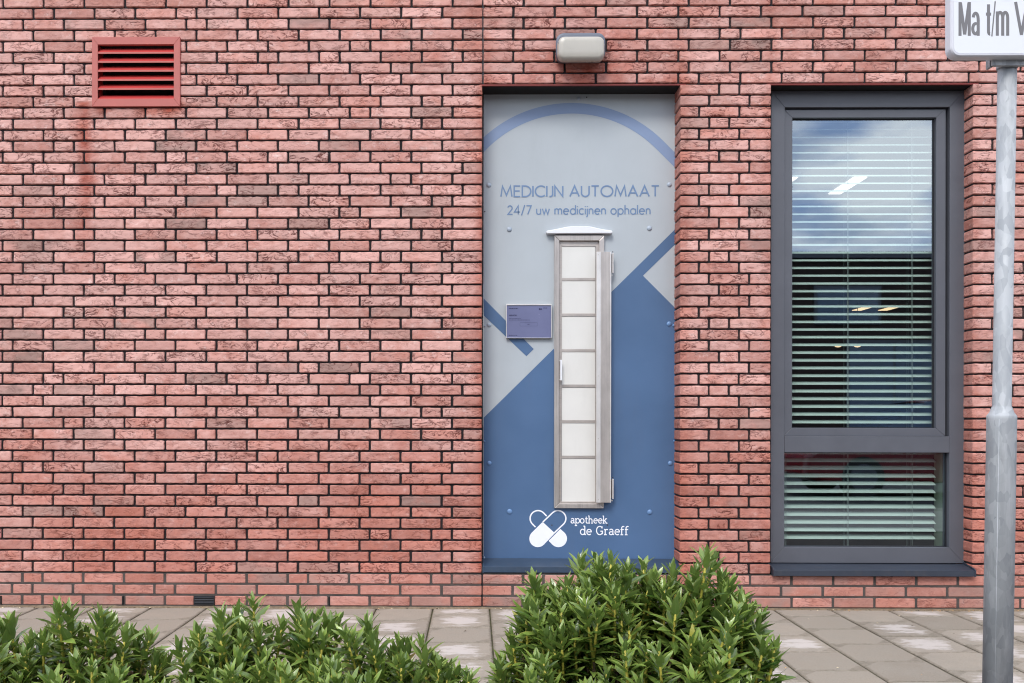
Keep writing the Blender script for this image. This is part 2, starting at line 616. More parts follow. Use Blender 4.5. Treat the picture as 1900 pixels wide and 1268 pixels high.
    def build(s, name, parent=None, bevel=0, smooth=False, recalc=True, seg=2):
        me = bpy.data.meshes.new(name)
        me.from_pydata(s.v, [], s.f)
        for mm in s.mats:
            me.materials.append(mm)
        me.polygons.foreach_set('material_index', s.mi)
        if smooth:
            me.polygons.foreach_set('use_smooth', [True] * len(me.polygons))
        if recalc:
            bm = bmesh.new(); bm.from_mesh(me)
            bmesh.ops.recalc_face_normals(bm, faces=bm.faces)
            bm.to_mesh(me); bm.free()
        me.update()
        o = bpy.data.objects.new(name, me)
        link(o, parent)
        if bevel:
            b = o.modifiers.new('Bevel', 'BEVEL')
            b.width = bevel; b.segments = seg; b.limit_method = 'ANGLE'; b.angle_limit = R(35)
            b.harden_normals = False
        return o


# stroke lettering ------------------------------------------------
def arc(cx, cy, rx, ry, a0, a1, n=None):
    n = n or max(4, int(abs(a1 - a0) / 12))
    return [(cx + rx * math.cos(R(a0 + (a1 - a0) * k / n)), cy + ry * math.sin(R(a0 + (a1 - a0) * k / n))) for k in range(n + 1)]


def strip(mb, pts, w, y, m, closed=False):
    n = len(pts)
    P = [Vector(p) for p in pts]
    if closed and (P[0] - P[-1]).length < 1e-6:
        P.pop(); n -= 1
    Ls, Rs = [], []
    for i in range(n):
        if closed:
            a, b, c = P[i - 1], P[i], P[(i + 1) % n]
        else:
            a, b, c = P[max(i - 1, 0)], P[i], P[min(i + 1, n - 1)]
        d1 = (b - a) if (b - a).length > 1e-9 else (c - b)
        d2 = (c - b) if (c - b).length > 1e-9 else (b - a)
        d1, d2 = d1.normalized(), d2.normalized()
        n1, n2 = Vector((-d1.y, d1.x)), Vector((-d2.y, d2.x))
        mt = n1 + n2
        if mt.length < 1e-4:
            mt = n1
        mt.normalize()
        k = w / 2 / max(.38, mt.dot(n1))
        Ls.append(b + mt * k); Rs.append(b - mt * k)
    bi = len(mb.v)
    for p, q in zip(Ls, Rs):
        mb.v += [(p.x, y, p.y), (q.x, y, q.y)]
    for i in range(n if closed else n - 1):
        j = (i + 1) % n
        mb.face([bi + 2 * i, bi + 2 * i + 1, bi + 2 * j + 1, bi + 2 * j], m)


X = .65
dot = lambda x: [(x, .86), (x, .94)]
SANS = {
    'M': (.95, [[(0, 0), (.13, 1), (.475, .12), (.82, 1), (.95, 0)]]),
    'E': (.5, [[(.52, 1), (0, 1), (0, 0), (.52, 0)], [(0, .52), (.47, .52)]]),
    'D': (.72, [[(0, 0), (0, 1), (.25, 1)] + arc(.25, .5, .48, .5, 80, -80) + [(.25, 0), (0, 0)]]),
    'I': (.0, [[(0, 0), (0, 1)]]),
    'C': (.8, [arc(.5, .5, .49, .5, 48, 312)]),
    'J': (.3, [[(.3, 1), (.3, .2)] + arc(.1, .2, .2, .2, -10, -110)]),
    'N': (.68, [[(0, 0), (0, 1), (.68, 0), (.68, 1)]]),
    'A': (.8, [[(0, 0), (.4, 1), (.8, 0)], [(.13, .33), (.67, .33)]]),
    'U': (.66, [[(0, 1), (0, .33)] + arc(.33, .33, .33, .33, 190, 350) + [(.66, .33), (.66, 1)]]),
    'T': (.64, [[(0, 1), (.64, 1)], [(.32, 1), (.32, 0)]]),
    'O': (1.0, [arc(.5, .5, .5, .5, 0, 360)]),
    'L': (.5, [[(0, 1), (0, 0), (.5, 0)]]), 'K': (.6, [[(0, 0), (0, 1)], [(.6, 1), (0, .4)], [(.2, .6), (.62, 0)]]),
    'W': (1.1, [[(0, 1), (.27, 0), (.55, .95), (.83, 0), (1.1, 1)]]),
    'u': (.46, [[(0, X), (0, .23)] + arc(.23, .23, .23, .23, 190, 350) + [(.46, .23), (.46, X)], [(.46, .3), (.46, 0)]]),
    'w': (.82, [[(0, X), (.2, 0), (.41, .6), (.62, 0), (.82, X)]]),
    'm': (.8, [[(0, 0), (0, X)], [(0, .4)] + arc(.2, .42, .2, .22, 180, 0) + [(.4, 0)], [(.4, .4)] + arc(.6, .42, .2, .22, 180, 0) + [(.8, 0)]]),
    'n': (.44, [[(0, 0), (0, X)], [(0, .4)] + arc(.22, .41, .22, .23, 180, 0) + [(.44, 0)]]),
    'h': (.44, [[(0, 0), (0, 1.06)], [(0, .4)] + arc(.22, .41, .22, .23, 180, 0) + [(.44, 0)]]),
    'e': (.6, [[(.03, .35), (.6, .35)] + arc(.31, .325, .3, .32, 15, 315)]),
    'c': (.5, [arc(.31, .325, .3, .32, 48, 312)]),
    'o': (.62, [arc(.31, .325, .31, .325, 0, 360)]),
    'd': (.6, [arc(.3, .325, .3, .325, 0, 360), [(.6, 0), (.6, 1.06)]]),
    'a': (.6, [arc(.3, .325, .3, .325, 0, 360), [(.6, 0), (.6, X)]]),
    'p': (.6, [arc(.3, .325, .3, .325, 0, 360), [(0, -.32), (0, X)]]),
    'l': (0, [[(0, 0), (0, 1.06)]]),
    'i': (0, [[(0, 0), (0, X)], dot(0)]),
    'j': (.02, [[(.02, X), (.02, -.14)] + arc(-.12, -.14, .14, .16, -10, -80), dot(.02)]),
    '2': (.56, [arc(.27, .71, .26, .28, 165, -30) + [(.02, 0), (.58, 0)]]),
    '4': (.64, [[(.47, 0), (.47, 1), (.02, .27), (.66, .27)]]),
    '7': (.56, [[(0, 1), (.56, 1), (.16, 0)]]),
    '/': (.36, [[(0, -.12), (.38, 1.08)]]),
    ' ': (.22, []),
}
h = .13
SERIF = {
    'a': (.56, [arc(.26, .47, .2, .18, 160, 0) + [(.46, .08), (.6, .02)], arc(.25, .19, .21, .17, 60, 330)]),
    'p': (.62, [arc(.36, .33, .27, .31, 0, 360), [(.09, X - .02), (.09, -.32)], [(-.06, X - .03), (.09, X - .03)], [(-.08, -.32), (.28, -.32)]]),
    'o': (.6, [arc(.3, .325, .28, .31, 0, 360)]),
    't': (.4, [[(.18, .9), (.18, .2)] + arc(.33, .18, .15, .16, 190, 320), [(0, X - .03), (.42, X - .03)]]),
    'h': (.66, [[(.1, 0), (.1, 1.02)], [(.1, .38)] + arc(.32, .40, .22, .22, 170, 0) + [(.54, 0)], [(-.04, 1.0), (.1, 1.0)], [(-.04, .02), (.24, .02)], [(.42, .02), (.68, .02)]]),
    'e': (.58, [[(.05, .34), (.56, .34)] + arc(.31, .325, .27, .31, 12, 315)]),
    'k': (.64, [[(.1, 0), (.1, 1.02)], [(-.04, 1.0), (.1, 1.0)], [(-.04, .02), (.24, .02)], [(.5, X - .02), (.1, .24)], [(.24, .38), (.54, .02)], [(.36, X - .03), (.62, X - .03)], [(.42, .02), (.68, .02)]]),
    'd': (.64, [arc(.29, .33, .26, .31, 0, 360), [(.55, 0), (.55, 1.02)], [(.38, 1.0), (.55, 1.0)], [(.55, .02), (.7, .02)]]),
    'G': (.84, [arc(.42, .5, .38, .48, 50, 330), [(.76, .08), (.76, .42), (.5, .42)], [(.7, .98), (.7, .74)]]),
    'r': (.46, [[(.12, 0), (.12, X)], [(-.02, X - .03), (.12, X - .03)], [(-.02, .02), (.3, .02)], [(.12, .36)] + arc(.32, .38, .2, .25, 160, 55)]),
    'f': (.4, [[(.14, 0), (.14, .78)] + arc(.32, .78, .18, .2, 170, 50), [(0, X - .03), (.4, X - .03)], [(0, .02), (.32, .02)]]),
    ' ': (.34, []),
}
SIGN = {
    'M': (1.0, [[(.11, 0), (.11, 1)], [(.89, 0), (.89, 1)], [(.14, .98), (.5, .04)], [(.5, .04), (.86, .98)]]),
    'a': (.74, [arc(.36, .50, .23, .17, 165, 10) + [(.6, .46), (.6, .0)], arc(.35, .21, .25, .15, 60, 330)]),
    't': (.42, [[(.22, .93), (.22, .16)] + arc(.34, .14, .12, .09, 200, 280), [(0, .64), (.44, .64)]]),
    '/': (.36, [[(.04, -.02), (.32, 1.02)]]),
    'm': (1.1, [[(.1, 0), (.1, .72)], [(.1, .5)] + arc(.34, .52, .24, .17, 170, 0) + [(.58, 0)], [(.58, .5)] + arc(.8, .52, .22, .17, 170, 0) + [(1.02, 0)]]),
    'V': (1.0, [[(.05, 1), (.49, .02)], [(.49, .02), (.93, 1)]]),
    'r': (.5, [[(.1, 0), (.1, .72)], [(.1, .5)] + arc(.34, .52, .24, .17, 170, 75)]),
    ' ': (.4, []),
}


def words(name, parent, s, font, x0, x1, zb, cap, sw, y, m, track=.16):
    """each word of a line is a print of its own"""
    tot, pos = 0, []
    for i, ch in enumerate(s):
        pos.append(tot)
        tot += font[ch][0] + (track if i < len(s) - 1 else 0)
    k = (x1 - x0) / tot
    i = 0
    for w_ in s.split(' '):
        j = i + len(w_) - 1
        mb = MB()
        text(mb, w_, font, x0 + pos[i] * k, x0 + (pos[j] + font[s[j]][0]) * k, zb, cap, sw, y, m, track)
        mb.build(name, parent, recalc=False)
        i = j + 2


def text(mb, s, font, x0, x1, zb, cap, sw, y, m, track=.16):
    """lettering fitted between x0 and x1, baseline zb, cap height cap"""
    tot = 0
    pos = []
    for i, ch in enumerate(s):
        pos.append(tot)
        tot += font[ch][0] + (track if i < len(s) - 1 else 0)
    k = (x1 - x0) / tot
    lay = 0
    for ch, p in zip(s, pos):
        for st in font[ch][1]:
            closed = len(st) > 6 and (Vector(st[0]) - Vector(st[-1])).length < 1e-4
            pts = [(x0 + (p + a) * k, zb + b * cap) for a, b in st]
            strip(mb, pts, sw, y - (lay % 4) * .00008, m, closed)
            lay += 1


# ------------------------------------------------------------ the setting: ground
def plane(name, x0, x1, y0, y1, z, m):
    mb = MB()
    b = 0
    mb.v = [(x0, y0, z), (x1, y0, z), (x1, y1, z), (x0, y1, z)]
    mb.face([0, 1, 2, 3], m)
    return tag(mb.build(name, recalc=False), kind='structure')


plane('ground', -300, 300, -300, 300, -.16, M['asphalt'])
plane('road', -60, 60, -15, -5.6, -.12, M['asphalt'])

XL, XR = -3.3, 3.9


def set_attr(me, name, dom, data):
    a = me.attributes.new(name, 'FLOAT_COLOR', dom)
    a.data.foreach_set('color', [c for t in data for c in (t[0], t[1], t[2], 1)])


def build_pavement():
    mb = MB()
    tone, cell = [], []
    T = .3
    g = .0035
    xoff = WX(803.4, 1130)
    i0 = int((XL - xoff) / T) - 3
    i1 = int((XR - xoff) / T) + 3
    mt = M['tile']
    for i in range(i0, i1):
        par = i % 2
        yy = 0.0
        start = -.155 if par == 0 else 0.0
        ys = [0.0] + ([start] if par == 0 else [])
        y = start if par == 0 else 0.0
        edges = [0.0]
        if par == 0:
            edges.append(-.155)
        while edges[-1] > -1.45:
            edges.append(max(edges[-1] - T, -1.5))
        for a, b in zip(edges[:-1], edges[1:]):
            x0, x1 = xoff + i * T + g, xoff + (i + 1) * T - g
            gg = .0018
            y1, y0 = a - gg, b + gg
            tl = random.uniform(-.0012, .0012)
            rnd = (random.random(), random.random(), random.random())
            bi = len(mb.v)
            r = .006
            nx, ny = 6, 6
            # top grid with rounded rim, local cell coords
            xs = [x0, x0 + r] + [x0 + r + (x1 - x0 - 2 * r) * k / 4 for k in range(1, 4)] + [x1 - r, x1]
            yy_ = [y0, y0 + r] + [y0 + r + (y1 - y0 - 2 * r) * k / 4 for k in range(1, 4)] + [y1 - r, y1]
            nx = len(xs); ny = len(yy_)
            for yv in yy_:
                for xv in xs:
                    ex = xv in (xs[0], xs[-1]); ey = yv in (yy_[0], yy_[-1])
                    z = tl - (.0035 if (ex or ey) else 0)
                    mb.v.append((xv, yv, z))
                    u = abs((xv - (x0 + x1) / 2) / ((x1 - x0) / 2)); v = abs((yv - (y0 + y1) / 2) / max(.02, (y1 - y0) / 2))
                    cell.append((max(0, 1 - (u ** 2.2 * .8 + v ** 2.2 * .7)), max(u, v), 0))
            for jy in range(ny - 1):
                for jx in range(nx - 1):
                    k = bi + jy * nx + jx
                    mb.face([k, k + 1, k + nx + 1, k + nx], mt); tone.append(rnd)
            # skirt
            ring = [bi + k for k in range(nx)] + [bi + j * nx + nx - 1 for j in range(1, ny)] + [bi + (ny - 1) * nx + k for k in range(nx - 2, -1, -1)] + [bi + j * nx for j in range(ny - 2, 0, -1)]
            sb = len(mb.v)
            for k in ring:
                vx, vy, vz = mb.v[k]
                mb.v.append((vx, vy, -.04)); cell.append((0, 1, 0))
            n = len(ring)
            for k in range(n):
                mb.face([ring[k], sb + k, sb + (k + 1) % n, ring[(k + 1) % n]], mt); tone.append(rnd)
    # joint bed
    bi = len(mb.v)
    mb.v += [(XL - 1, -1.5, -.007), (XR + 1, -1.5, -.007), (XR + 1, .05, -.007), (XL - 1, .05, -.007)]
    cell.extend([(0, 0, 0)] * 4)
    mb.face([bi, bi + 1, bi + 2, bi + 3], M['joint']); tone.append((0, 0, 0))
    o = mb.build('pavement', recalc=False)
    set_attr(o.data, 'tone', 'FACE', tone)
    set_attr(o.data, 'cell', 'POINT', cell)
    tag(o, kind='structure')


build_pavement()

# ------------------------------------------------------------ brick building
WB = .0114                                     # underside of the lowest brick
P = .0590                                      # course height
NC = 62
U = .2183 / 4                                  # quarter of a brick and joint
BH = .0490
JT = .0122
ZT = WB + NC * P
x_joint = WX(895.2)                            # movement joint
x_p0, x_p1 = WX(896.2), WX(1262, 600)
x_w0, x_w1 = WX(1429.8), WX(1805.2, 600)
k_low, k_top = 3, 3 + 44                       # courses of the openings
z_low, z_top = WB + k_low * P, WB + k_top * P

building = thing('brick_building', (0, .2, 0), 'red brick building front with dark joints around panel and tall window', 'building')


def smooth(a, b, x):
    t = min(1, max(0, (x - a) / (b - a)))
    return t * t * (3 - 2 * t)


VX0, VX1, VZ0, VZ1 = WX(170, 130), WX(334, 130), WZ(198, 250), WZ(68, 250)
GX0, GX1 = WX(359, 1114), WX(398, 1114)
lampx, lampz = WX(1078, 90), WZ(90, 1078)


def bloom_at(x, z):
    zpx = 783 - (z - CH) * 350
    b = 1.0
    b *= 1 - .55 * smooth(640, 1000, zpx)
    b *= .8 + .2 * smooth(-20, 260, zpx)
    big = noise.noise(Vector((x * 1.3, z * 2.2, 3.1))) * .35 + noise.noise(Vector((x * 4, z * 5, 9))) * .18
    b = max(.34, b + big * .8)
    # cleaner, redder brick beside the openings
    for e in (x_joint, x_p1, x_w0, x_w1):
        d = abs(x - e)
        if e == x_joint or e == x_p1:
            b *= 1 - .5 * (1 - smooth(.0, .10, d)) * (1 if z < z_top + .25 else .5)
        else:
            b *= 1 - .3 * (1 - smooth(.0, .06, d))
    if x > x_joint:
        b *= .88
    s = 0.0
    # wash marks under the louvre
    if z < VZ0 + .02:
        for sx, w, ln, am in ((VX0 - .035 + .012 * math.sin(z * 9), .045, 1.0, .85 + .35 * noise.noise(Vector((2, 5, z * 6)))), (VX1 - .10, .13, .07, 1), (VX0 + .06, .05, .06, .8)):
            fall = 1 - smooth(ln * .25, ln, VZ0 - z)
            s = max(s, am * fall * math.exp(-((x - sx) / w) ** 2))
    # red wash round the lamp, also painting the shadow beneath it
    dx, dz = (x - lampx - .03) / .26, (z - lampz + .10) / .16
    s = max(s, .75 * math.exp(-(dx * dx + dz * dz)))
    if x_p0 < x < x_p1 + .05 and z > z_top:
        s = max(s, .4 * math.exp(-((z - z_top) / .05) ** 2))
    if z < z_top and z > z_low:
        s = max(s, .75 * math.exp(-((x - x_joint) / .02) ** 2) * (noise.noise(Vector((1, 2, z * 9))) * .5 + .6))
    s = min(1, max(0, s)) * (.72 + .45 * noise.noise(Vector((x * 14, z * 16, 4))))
    return max(0, b) * (1 - s), s


def courses(k, x0, x1, seq):
    """bricks (x0,x1) for one course from a list of quarter counts, right to left when reversed"""
    return seq


def fill(width_units, first, rng, pr=.2):
    out = [first]
    tot = first
    run = 0
    while tot < width_units - .01:
        nxt = 2 if (rng.random() < pr and out[-1] != 2) else 4
        out.append(nxt)
        tot += nxt
    return out


class BrickMB(MB):
    def __init__(s):
        super().__init__()
        s.tone, s.bloom = [], []

    def brick(s, x0, x1, z0, z1, yb, rng, plinth):
        g = s.gcount = getattr(s, 'gcount', 0) + 1
        m_ = M['brick']
        brown = rng.random()
        pz = .085 if not plinth else .3
        bf = rng.uniform(.4, .9) if brown < pz else (rng.uniform(.15, .35) if brown < pz + .06 else 0)
        tone = (rng.random(), bf, rng.random())
        off = rng.uniform(-.0012, .0012)
        tilt = rng.uniform(-.0012, .0012)
        jx = rng.uniform(-.0008, .0008)
        nx = max(4, int((x1 - x0) / .016))
        r = .0034
        xs = [x0, x0 + r] + [x0 + r + (x1 - x0 - 2 * r) * k / (nx) for k in range(1, nx)] + [x1 - r, x1]
        zs = [z0, z0 + r] + [z0 + r + (z1 - z0 - 2 * r) * k / 3 for k in range(1, 3)] + [z1 - r, z1]
        b = len(s.v)
        n_, m__ = len(xs), len(zs)
        sd_ = tone[2] * 50
        for j, z in enumerate(zs):
            for i, x in enumerate(xs):
                ex, ez = i in (0, n_ - 1), j in (0, m__ - 1)
                y = off + tilt * ((x - x0) / (x1 - x0) - .5)
                y += noise.noise(Vector((x * 38 + sd_, z * 60, sd_))) * (.0022 if not plinth else .0008)
                if ex or ez:
                    y += .0035 if not (ex and ez) else .005
                wx = noise.noise(Vector((x * 50, z * 90, sd_ + 5))) * .0018
                wz = noise.noise(Vector((x * 60 + 9, z * 70, sd_ + 11))) * .0024
                if plinth: wx *= .5; wz *= .5
                xx, zz = x, z
                if ex and ez:
                    xx += (.0018 if i == 0 else -.0018); zz += (.0018 if j == 0 else -.0018)
                s.v.append((xx + (wx if ex else 0) + jx, y, zz + (wz if ez else 0)))
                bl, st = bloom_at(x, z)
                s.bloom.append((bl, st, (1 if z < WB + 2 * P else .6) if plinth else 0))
        for j in range(m__ - 1):
            for i in range(n_ - 1):
                k = b + j * n_ + i
                s.face([k, k + 1, k + n_ + 1, k + n_], m_); s.tone.append(tone)
        ring = [b + i for i in range(n_)] + [b + j * n_ + n_ - 1 for j in range(1, m__)] + [b + (m__ - 1) * n_ + i for i in range(n_ - 2, -1, -1)] + [b + j * n_ for j in range(m__ - 2, 0, -1)]
        sb = len(s.v)
        for k in ring:
            vx, vy, vz = s.v[k]
            s.v.append((vx, yb, vz)); s.bloom.append((s.bloom[k][0] * .7, s.bloom[k][1], s.bloom[k][2]))
        n = len(ring)
        for k in range(n):
            s.face([ring[k], sb + k, sb + (k + 1) % n, ring[(k + 1) % n]], m_); s.tone.append(tone)

    def finish(s, name, parent):
        o = s.build(name, parent, recalc=False)
        set_attr(o.data, 'tone', 'FACE', s.tone)
        set_attr(o.data, 'bloom', 'POINT', s.bloom)
        return o


def in_vent(x0, x1, z0, z1):
    return x1 > VX0 + .02 and x0 < VX1 - .02 and z1 > VZ0 + .02 and z0 < VZ1 - .02


def lay(bm_, rng, k, xa, xb, seq, deep_l=False, deep_r=False, from_right=False):
    """lay one course between xa and xb (outer faces of the end bricks)"""
    z0 = WB + k * P + .0008
    z1 = z0 + BH
    plinth = k < 3
    x = xb if from_right else xa
    n = len(seq)
    for i, q in enumerate(seq):
        w = q * U
        if from_right:
            b1 = x
            b0 = x - w + JT
            x = x - w
        else:
            b0 = x
            b1 = x + w - JT
            x = x + w
        b0c, b1c = max(b0, xa), min(b1, xb)
        if b1c - b0c < .02:
            continue
        if z1 > VZ0 + .024 and z0 < VZ1 - .024 and b1c > VX0 + .014 and b0c < VX1 - .014:
            if b0c < VX0:
                bm_.brick(b0c, VX0 + .02, z0, z1, .05, rng, plinth)
            if b1c > VX1:
                bm_.brick(VX1 - .02, b1c, z0, z1, .05, rng, plinth)
            continue
        if k == 0 and b1c > GX0 and b0c < GX1:
            if b0c < GX0 - .01:
                bm_.brick(b0c, GX0, z0, z1, .05, rng, plinth)
            if b1c > GX1 + .01:
                bm_.brick(GX1, b1c, z0, z1, .05, rng, plinth)
            continue
        edge = (deep_l and b0c - xa < .004) or (deep_r and xb - b1c < .004)
        bm_.brick(b0c, b1c, z0, z1, .17 if edge else .05, rng, plinth)


def build_left():
    rng = random.Random(11)
    b = BrickMB()
    x1 = x_joint - .0035
    units = (x1 - XL) / U + 6
    for k in range(NC):
        n = NC - k
        first = 3 if k % 2 == 0 else rng.choice((2, 4, 4))
        seq = fill(units, first, rng, .13)
        if k == 0:
            rng2 = random.Random(5)
        lay(b, rng, k, XL, x1, seq, deep_r=(k_low <= k < k_top), from_right=True)
    return b.finish('brick_facing', wall_left)


def build_right():
    rng = random.Random(23)
    b = BrickMB()
    xa = x_joint + .0035
    pier_w = (x_w0 - x_p1)
    pats = ([4, 2, 3], [3, 4, 2], [2, 4, 3], [3, 2, 4], [2, 4, 3], [3, 4, 2])
    for k in range(NC):
        if k_low <= k < k_top:
            kk = k_top - 1 - k
            seq = pats[kk % 6]
            un = pier_w / 9.0
            x = x_p1
            for i, q in enumerate(seq):
                w = un * q
                b0 = x; b1 = x + w - (JT if i < 2 else 0)
                z0 = WB + k * P + .0008
                b.brick(b0, b1 + (0 if i < 2 else 0), z0, z0 + BH, .17 if i in (0, 2) else .05, rng, False)
                x += w
            seq = fill((XR - x_w1) / U + 4, [3, 2, 3, 4][k % 4], rng, .2)
            lay(b, rng, k, x_w1, XR, seq, deep_l=True)
        else:
            seq = fill((XR - xa) / U + 4, 4 if k % 2 == 0 else 3, rng, .13)
            lay(b, rng, k, xa, XR, seq)
    return b.finish('brick_facing', wall_right)


def mortar(parent, boxes):
    mb = MB()
    for bx in boxes:
        mb.box(*bx)
    o = mb.build('mortar_bed', parent)
    return o


MF, MBK = .0125, .24
mm_, pp = M['mortar'], M['pointing']
zpl = WB + 3 * P - (P - BH) * .5
e = .006
wl = MB()
hx0, hx1, hz0, hz1 = VX0 + .024, VX1 - .024, VZ0 + .028, VZ1 - .028
wl.box(XL, hx0, MF, MBK, zpl, ZT, mm_)
wl.box(hx1, x_joint - .006, MF, MBK, zpl, ZT, mm_)
wl.box(hx0, hx1, MF, MBK, zpl, hz0, mm_)
wl.box(hx0, hx1, MF, MBK, hz1, ZT, mm_)
wl.box(XL, x_joint - .006, .003, MBK, -.03, zpl, pp)
wall_left = wl.build('wall_section', building)
wr = MB()
wr.box(x_joint + .006, XR, MF, MBK, z_top - .002, ZT, mm_)                        # above
wr.box(x_p1 + e, x_w0 - e, MF, MBK, zpl, z_top - .002, mm_)                       # pier
wr.box(x_w1 + e, XR, MF, MBK, zpl, z_top - .002, mm_)                             # right
wr.box(x_joint + .006, XR, .003, MBK, -.03, zpl, pp)                              # plinth
wall_right = wr.build('wall_section', building)
build_left()
build_right()
# dark filler in the movement joint
f_ = MB()
f_.box(x_joint - .0055, x_joint + .0055, .012, .20, -.02, z_low, M['rubber'])
f_.build('movement_joint', building)
f_ = MB()
f_.box(x_joint - .0055, x_joint + .0055, .012, .20, z_top, ZT, M['rubber'])
f_.build('movement_joint', building)
# steel lintels with a black sheet behind, painting the shade of the soffit
for (a, b_) in ((x_p0, x_p1), (x_w0, x_w1)):
    l_ = MB()
    l_.box(a - .02, b_ + .03, .004, .016, z_top - .011, z_top - .0035, M['lintel'])
    l_.box(a - .02, b_ + .03, .020, .24, z_top - .0095, z_top - .0045, M['black'])
    l_.build('lintel', building)
# weep slots low in the wall
for px in (2, 228, 611, 1193):
    w_ = MB()
    x_ = WX(px, 1114)
    w_.box(x_ - .004, x_ + .004, -.0035, .02, WB + .002, WB + BH - .002, M['black'])
    w_.build('weep_slot', building)
# room behind the window
rm = MB()
rx0, rx1, ry1, rz1 = .9, 7.5, 11.0, 2.76
rm.box(rx0 - .1, rx0, .26, ry1, .0, rz1, M['room'])
rm.box(rx1, rx1 + .1, .26, ry1, .0, rz1, M['room'])
rm.box(rx0, rx1, ry1, ry1 + .1, .0, rz1, M['room'])
rm.box(rx0, rx1, .26, ry1, -.05, 0, M['room'])
rm.box(XR, rx1, .02, .25, .0, ZT, M['room'])
rm.build('interior_wall', building)
rc = MB()
rc.box(rx0, rx1, .26, ry1, rz1, rz1 + .06, M['roomc'])
rc.build('ceiling', building)
# a plain flat roof over it all
rf = MB()
rf.box(XL, rx1 + .1, .245, ry1 + .1, ZT - .3, ZT - .1, M['room'])
rf.box(XL, XR, -.03, .5, ZT, ZT + .06, M['frame'])
rf.build('roof', building)
# plaster reveal of the window inside
rv = MB()
rv.box(x_w1 - .055, x_w1 - .02, .165, .30, z_low + .05, z_top, M['plaster'])
rv.box(x_w0 - .03, x_w0 + .005, .165, .30, z_low + .05, z_top, M['plaster'])
rv.build('window_reveal', building)

# ------------------------------------------------------------ window
YW = .092
win = thing('window', (WX(1610), YW, WZ(1045, 1610, YW)), 'tall grey framed window with one large sash pane above a low fixed pane', 'window')


def rect(px0, px1, py0, py1, y):
    cx, cy = (px0 + px1) / 2, (py0 + py1) / 2
    return (W(px0, cy, y).x, W(px1, cy, y).x, W(cx, py1, y).z, W(cx, py0, y).z)


of = rect(1430.5, 1789.8, 168.8, 1045, YW)
if1 = rect(1456, 1762, 199, 810, YW)
fr = MB()
gl_lo = rect(1455, 1760.5, 840, 1016, YW)
ix0, ix1 = if1[0], if1[1]
z_tr1, z_tr0 = if1[2], gl_lo[3]
# outer frame of four profiles, transom across
g = .0003
fr.prism([(of[0], of[3]), (of[1], of[3]), (ix1, if1[3]), (ix0, if1[3])], YW, YW + .075, M['frame'])
fr.prism([(of[0], of[2]), (of[1], of[2]), (ix1, gl_lo[2]), (ix0, gl_lo[2])], YW, YW + .075, M['frame'])
fr.prism([(of[0], of[2] + g), (of[0], of[3] - g), (ix0 - g, if1[3]), (ix0 - g, gl_lo[2])], YW, YW + .075, M['frame'])
fr.prism([(of[1], of[2] + g), (of[1], of[3] - g), (ix1 + g, if1[3]), (ix1 + g, gl_lo[2])], YW, YW + .075, M['frame'])
fr.build('window_frame', win, bevel=.0015)
tr_ = MB()
tr_.box(ix0 + .0005, ix1 - .0005, YW - .0006, YW + .07, z_tr0, z_tr1, M['frame'])
tr_.build('transom', win, bevel=.002)
YS = YW + .016
so = rect(1453, 1757.5, 202.5, 812, YS)
so = (ix0 + .001, ix1 - .0135, z_tr1 + .001, if1[3] - .008)
si = rect(1470, 1737, 218.5, 794.5, YS)
sa = MB()
sa.ring(so, si, YS, YS + .05, M['frame'])
sash = sa.build('sash', win, bevel=.0015)
rb = MB()
rb.ring((ix0, ix1, z_tr1, if1[3]), (so[0] + .004, so[1] - .002, so[2] + .004, so[3] - .002), YS + .03, YS + .045, M['rubber'])
rb.build('gasket', sash)
# beads round the glass
bd = MB()
bd.ring((si[0] - .001, si[1] + .001, si[2] - .001, si[3] + .001), (si[0] + .0035, si[1] - .007, si[2] + .0035, si[3] - .006), YS + .022, YS + .03, M['rubber'])
bd.build('glazing_bead', sash)
gb = MB()
gb.ring((ix0 - .001, ix1 + .001, gl_lo[2] - .001, z_tr0 + .001), (ix0 + .003, ix1 - .006, gl_lo[2] + .003, z_tr0 - .004), YW + .03, YW + .04, M['rubber'])
gb.build('glazing_bead', win)
YG = YS + .026
gg_ = MB()
gg_.sheet([(si[0], si[2]), (si[1], si[2]), (si[1], si[3]), (si[0], si[3])], YG, M['glass'])
gp = gg_.build('glass_pane', sash, recalc=False)
gg_ = MB()
gg_.sheet([(ix0, gl_lo[2]), (ix1, gl_lo[2]), (ix1, z_tr0), (ix0, z_tr0)], YW + .035, M['glass'])
gg_.build('glass_pane', win, recalc=False)
# window sill: sloping sheet with drip edge and end upstand
def sill(parent, x0, x1, zt_b, zt_f, yb, yf, drop, m, name='sill'):
    s = MB()
    t = .003
    pr = [(yb, zt_b), (yf, zt_f), (yf - .001, zt_f - drop), (yf + .012, zt_f - drop - .001), (yf + .012, zt_f - drop + .003), (yf + .004, zt_f - drop + .003), (yf + .004, zt_f - t), (yb, zt_b - t)]
    n = len(pr)
    b = len(s.v)
    s.v += [(x0, y, z) for y, z in pr] + [(x1, y, z) for y, z in pr]
    s.face([b + i for i in range(n)], m); s.face([b + n + i for i in range(n)][::-1], m)
    for i in range(n):
        j = (i + 1) % n
        s.face([b + i, b + j, b + n + j, b + n + i], m)
    for xa, xb in ((x0 - .006, x0 + .001), (x1 - .001, x1 + .006)):
        # end caps
        b = len(s.v)
        c = [(yb, zt_b + .012), (yf + .015, zt_f + .012), (yf - .003, zt_f + .003), (yf - .003, zt_f - drop - .002), (yf + .01, zt_f - drop - .002), (yb, zt_b - .02)]
        s.v += [(xa, y, z) for y, z in c] + [(xb, y, z) for y, z in c]
        k = len(c)
        s.face([b + i for i in range(k)], m); s.face([b + k + i for i in range(k)][::-1], m)
        for i in range(k):
            j = (i + 1) % k
            s.face([b + i, b + j, b + k + j, b + k + i], m)
    return s.build(name, parent, bevel=.001)


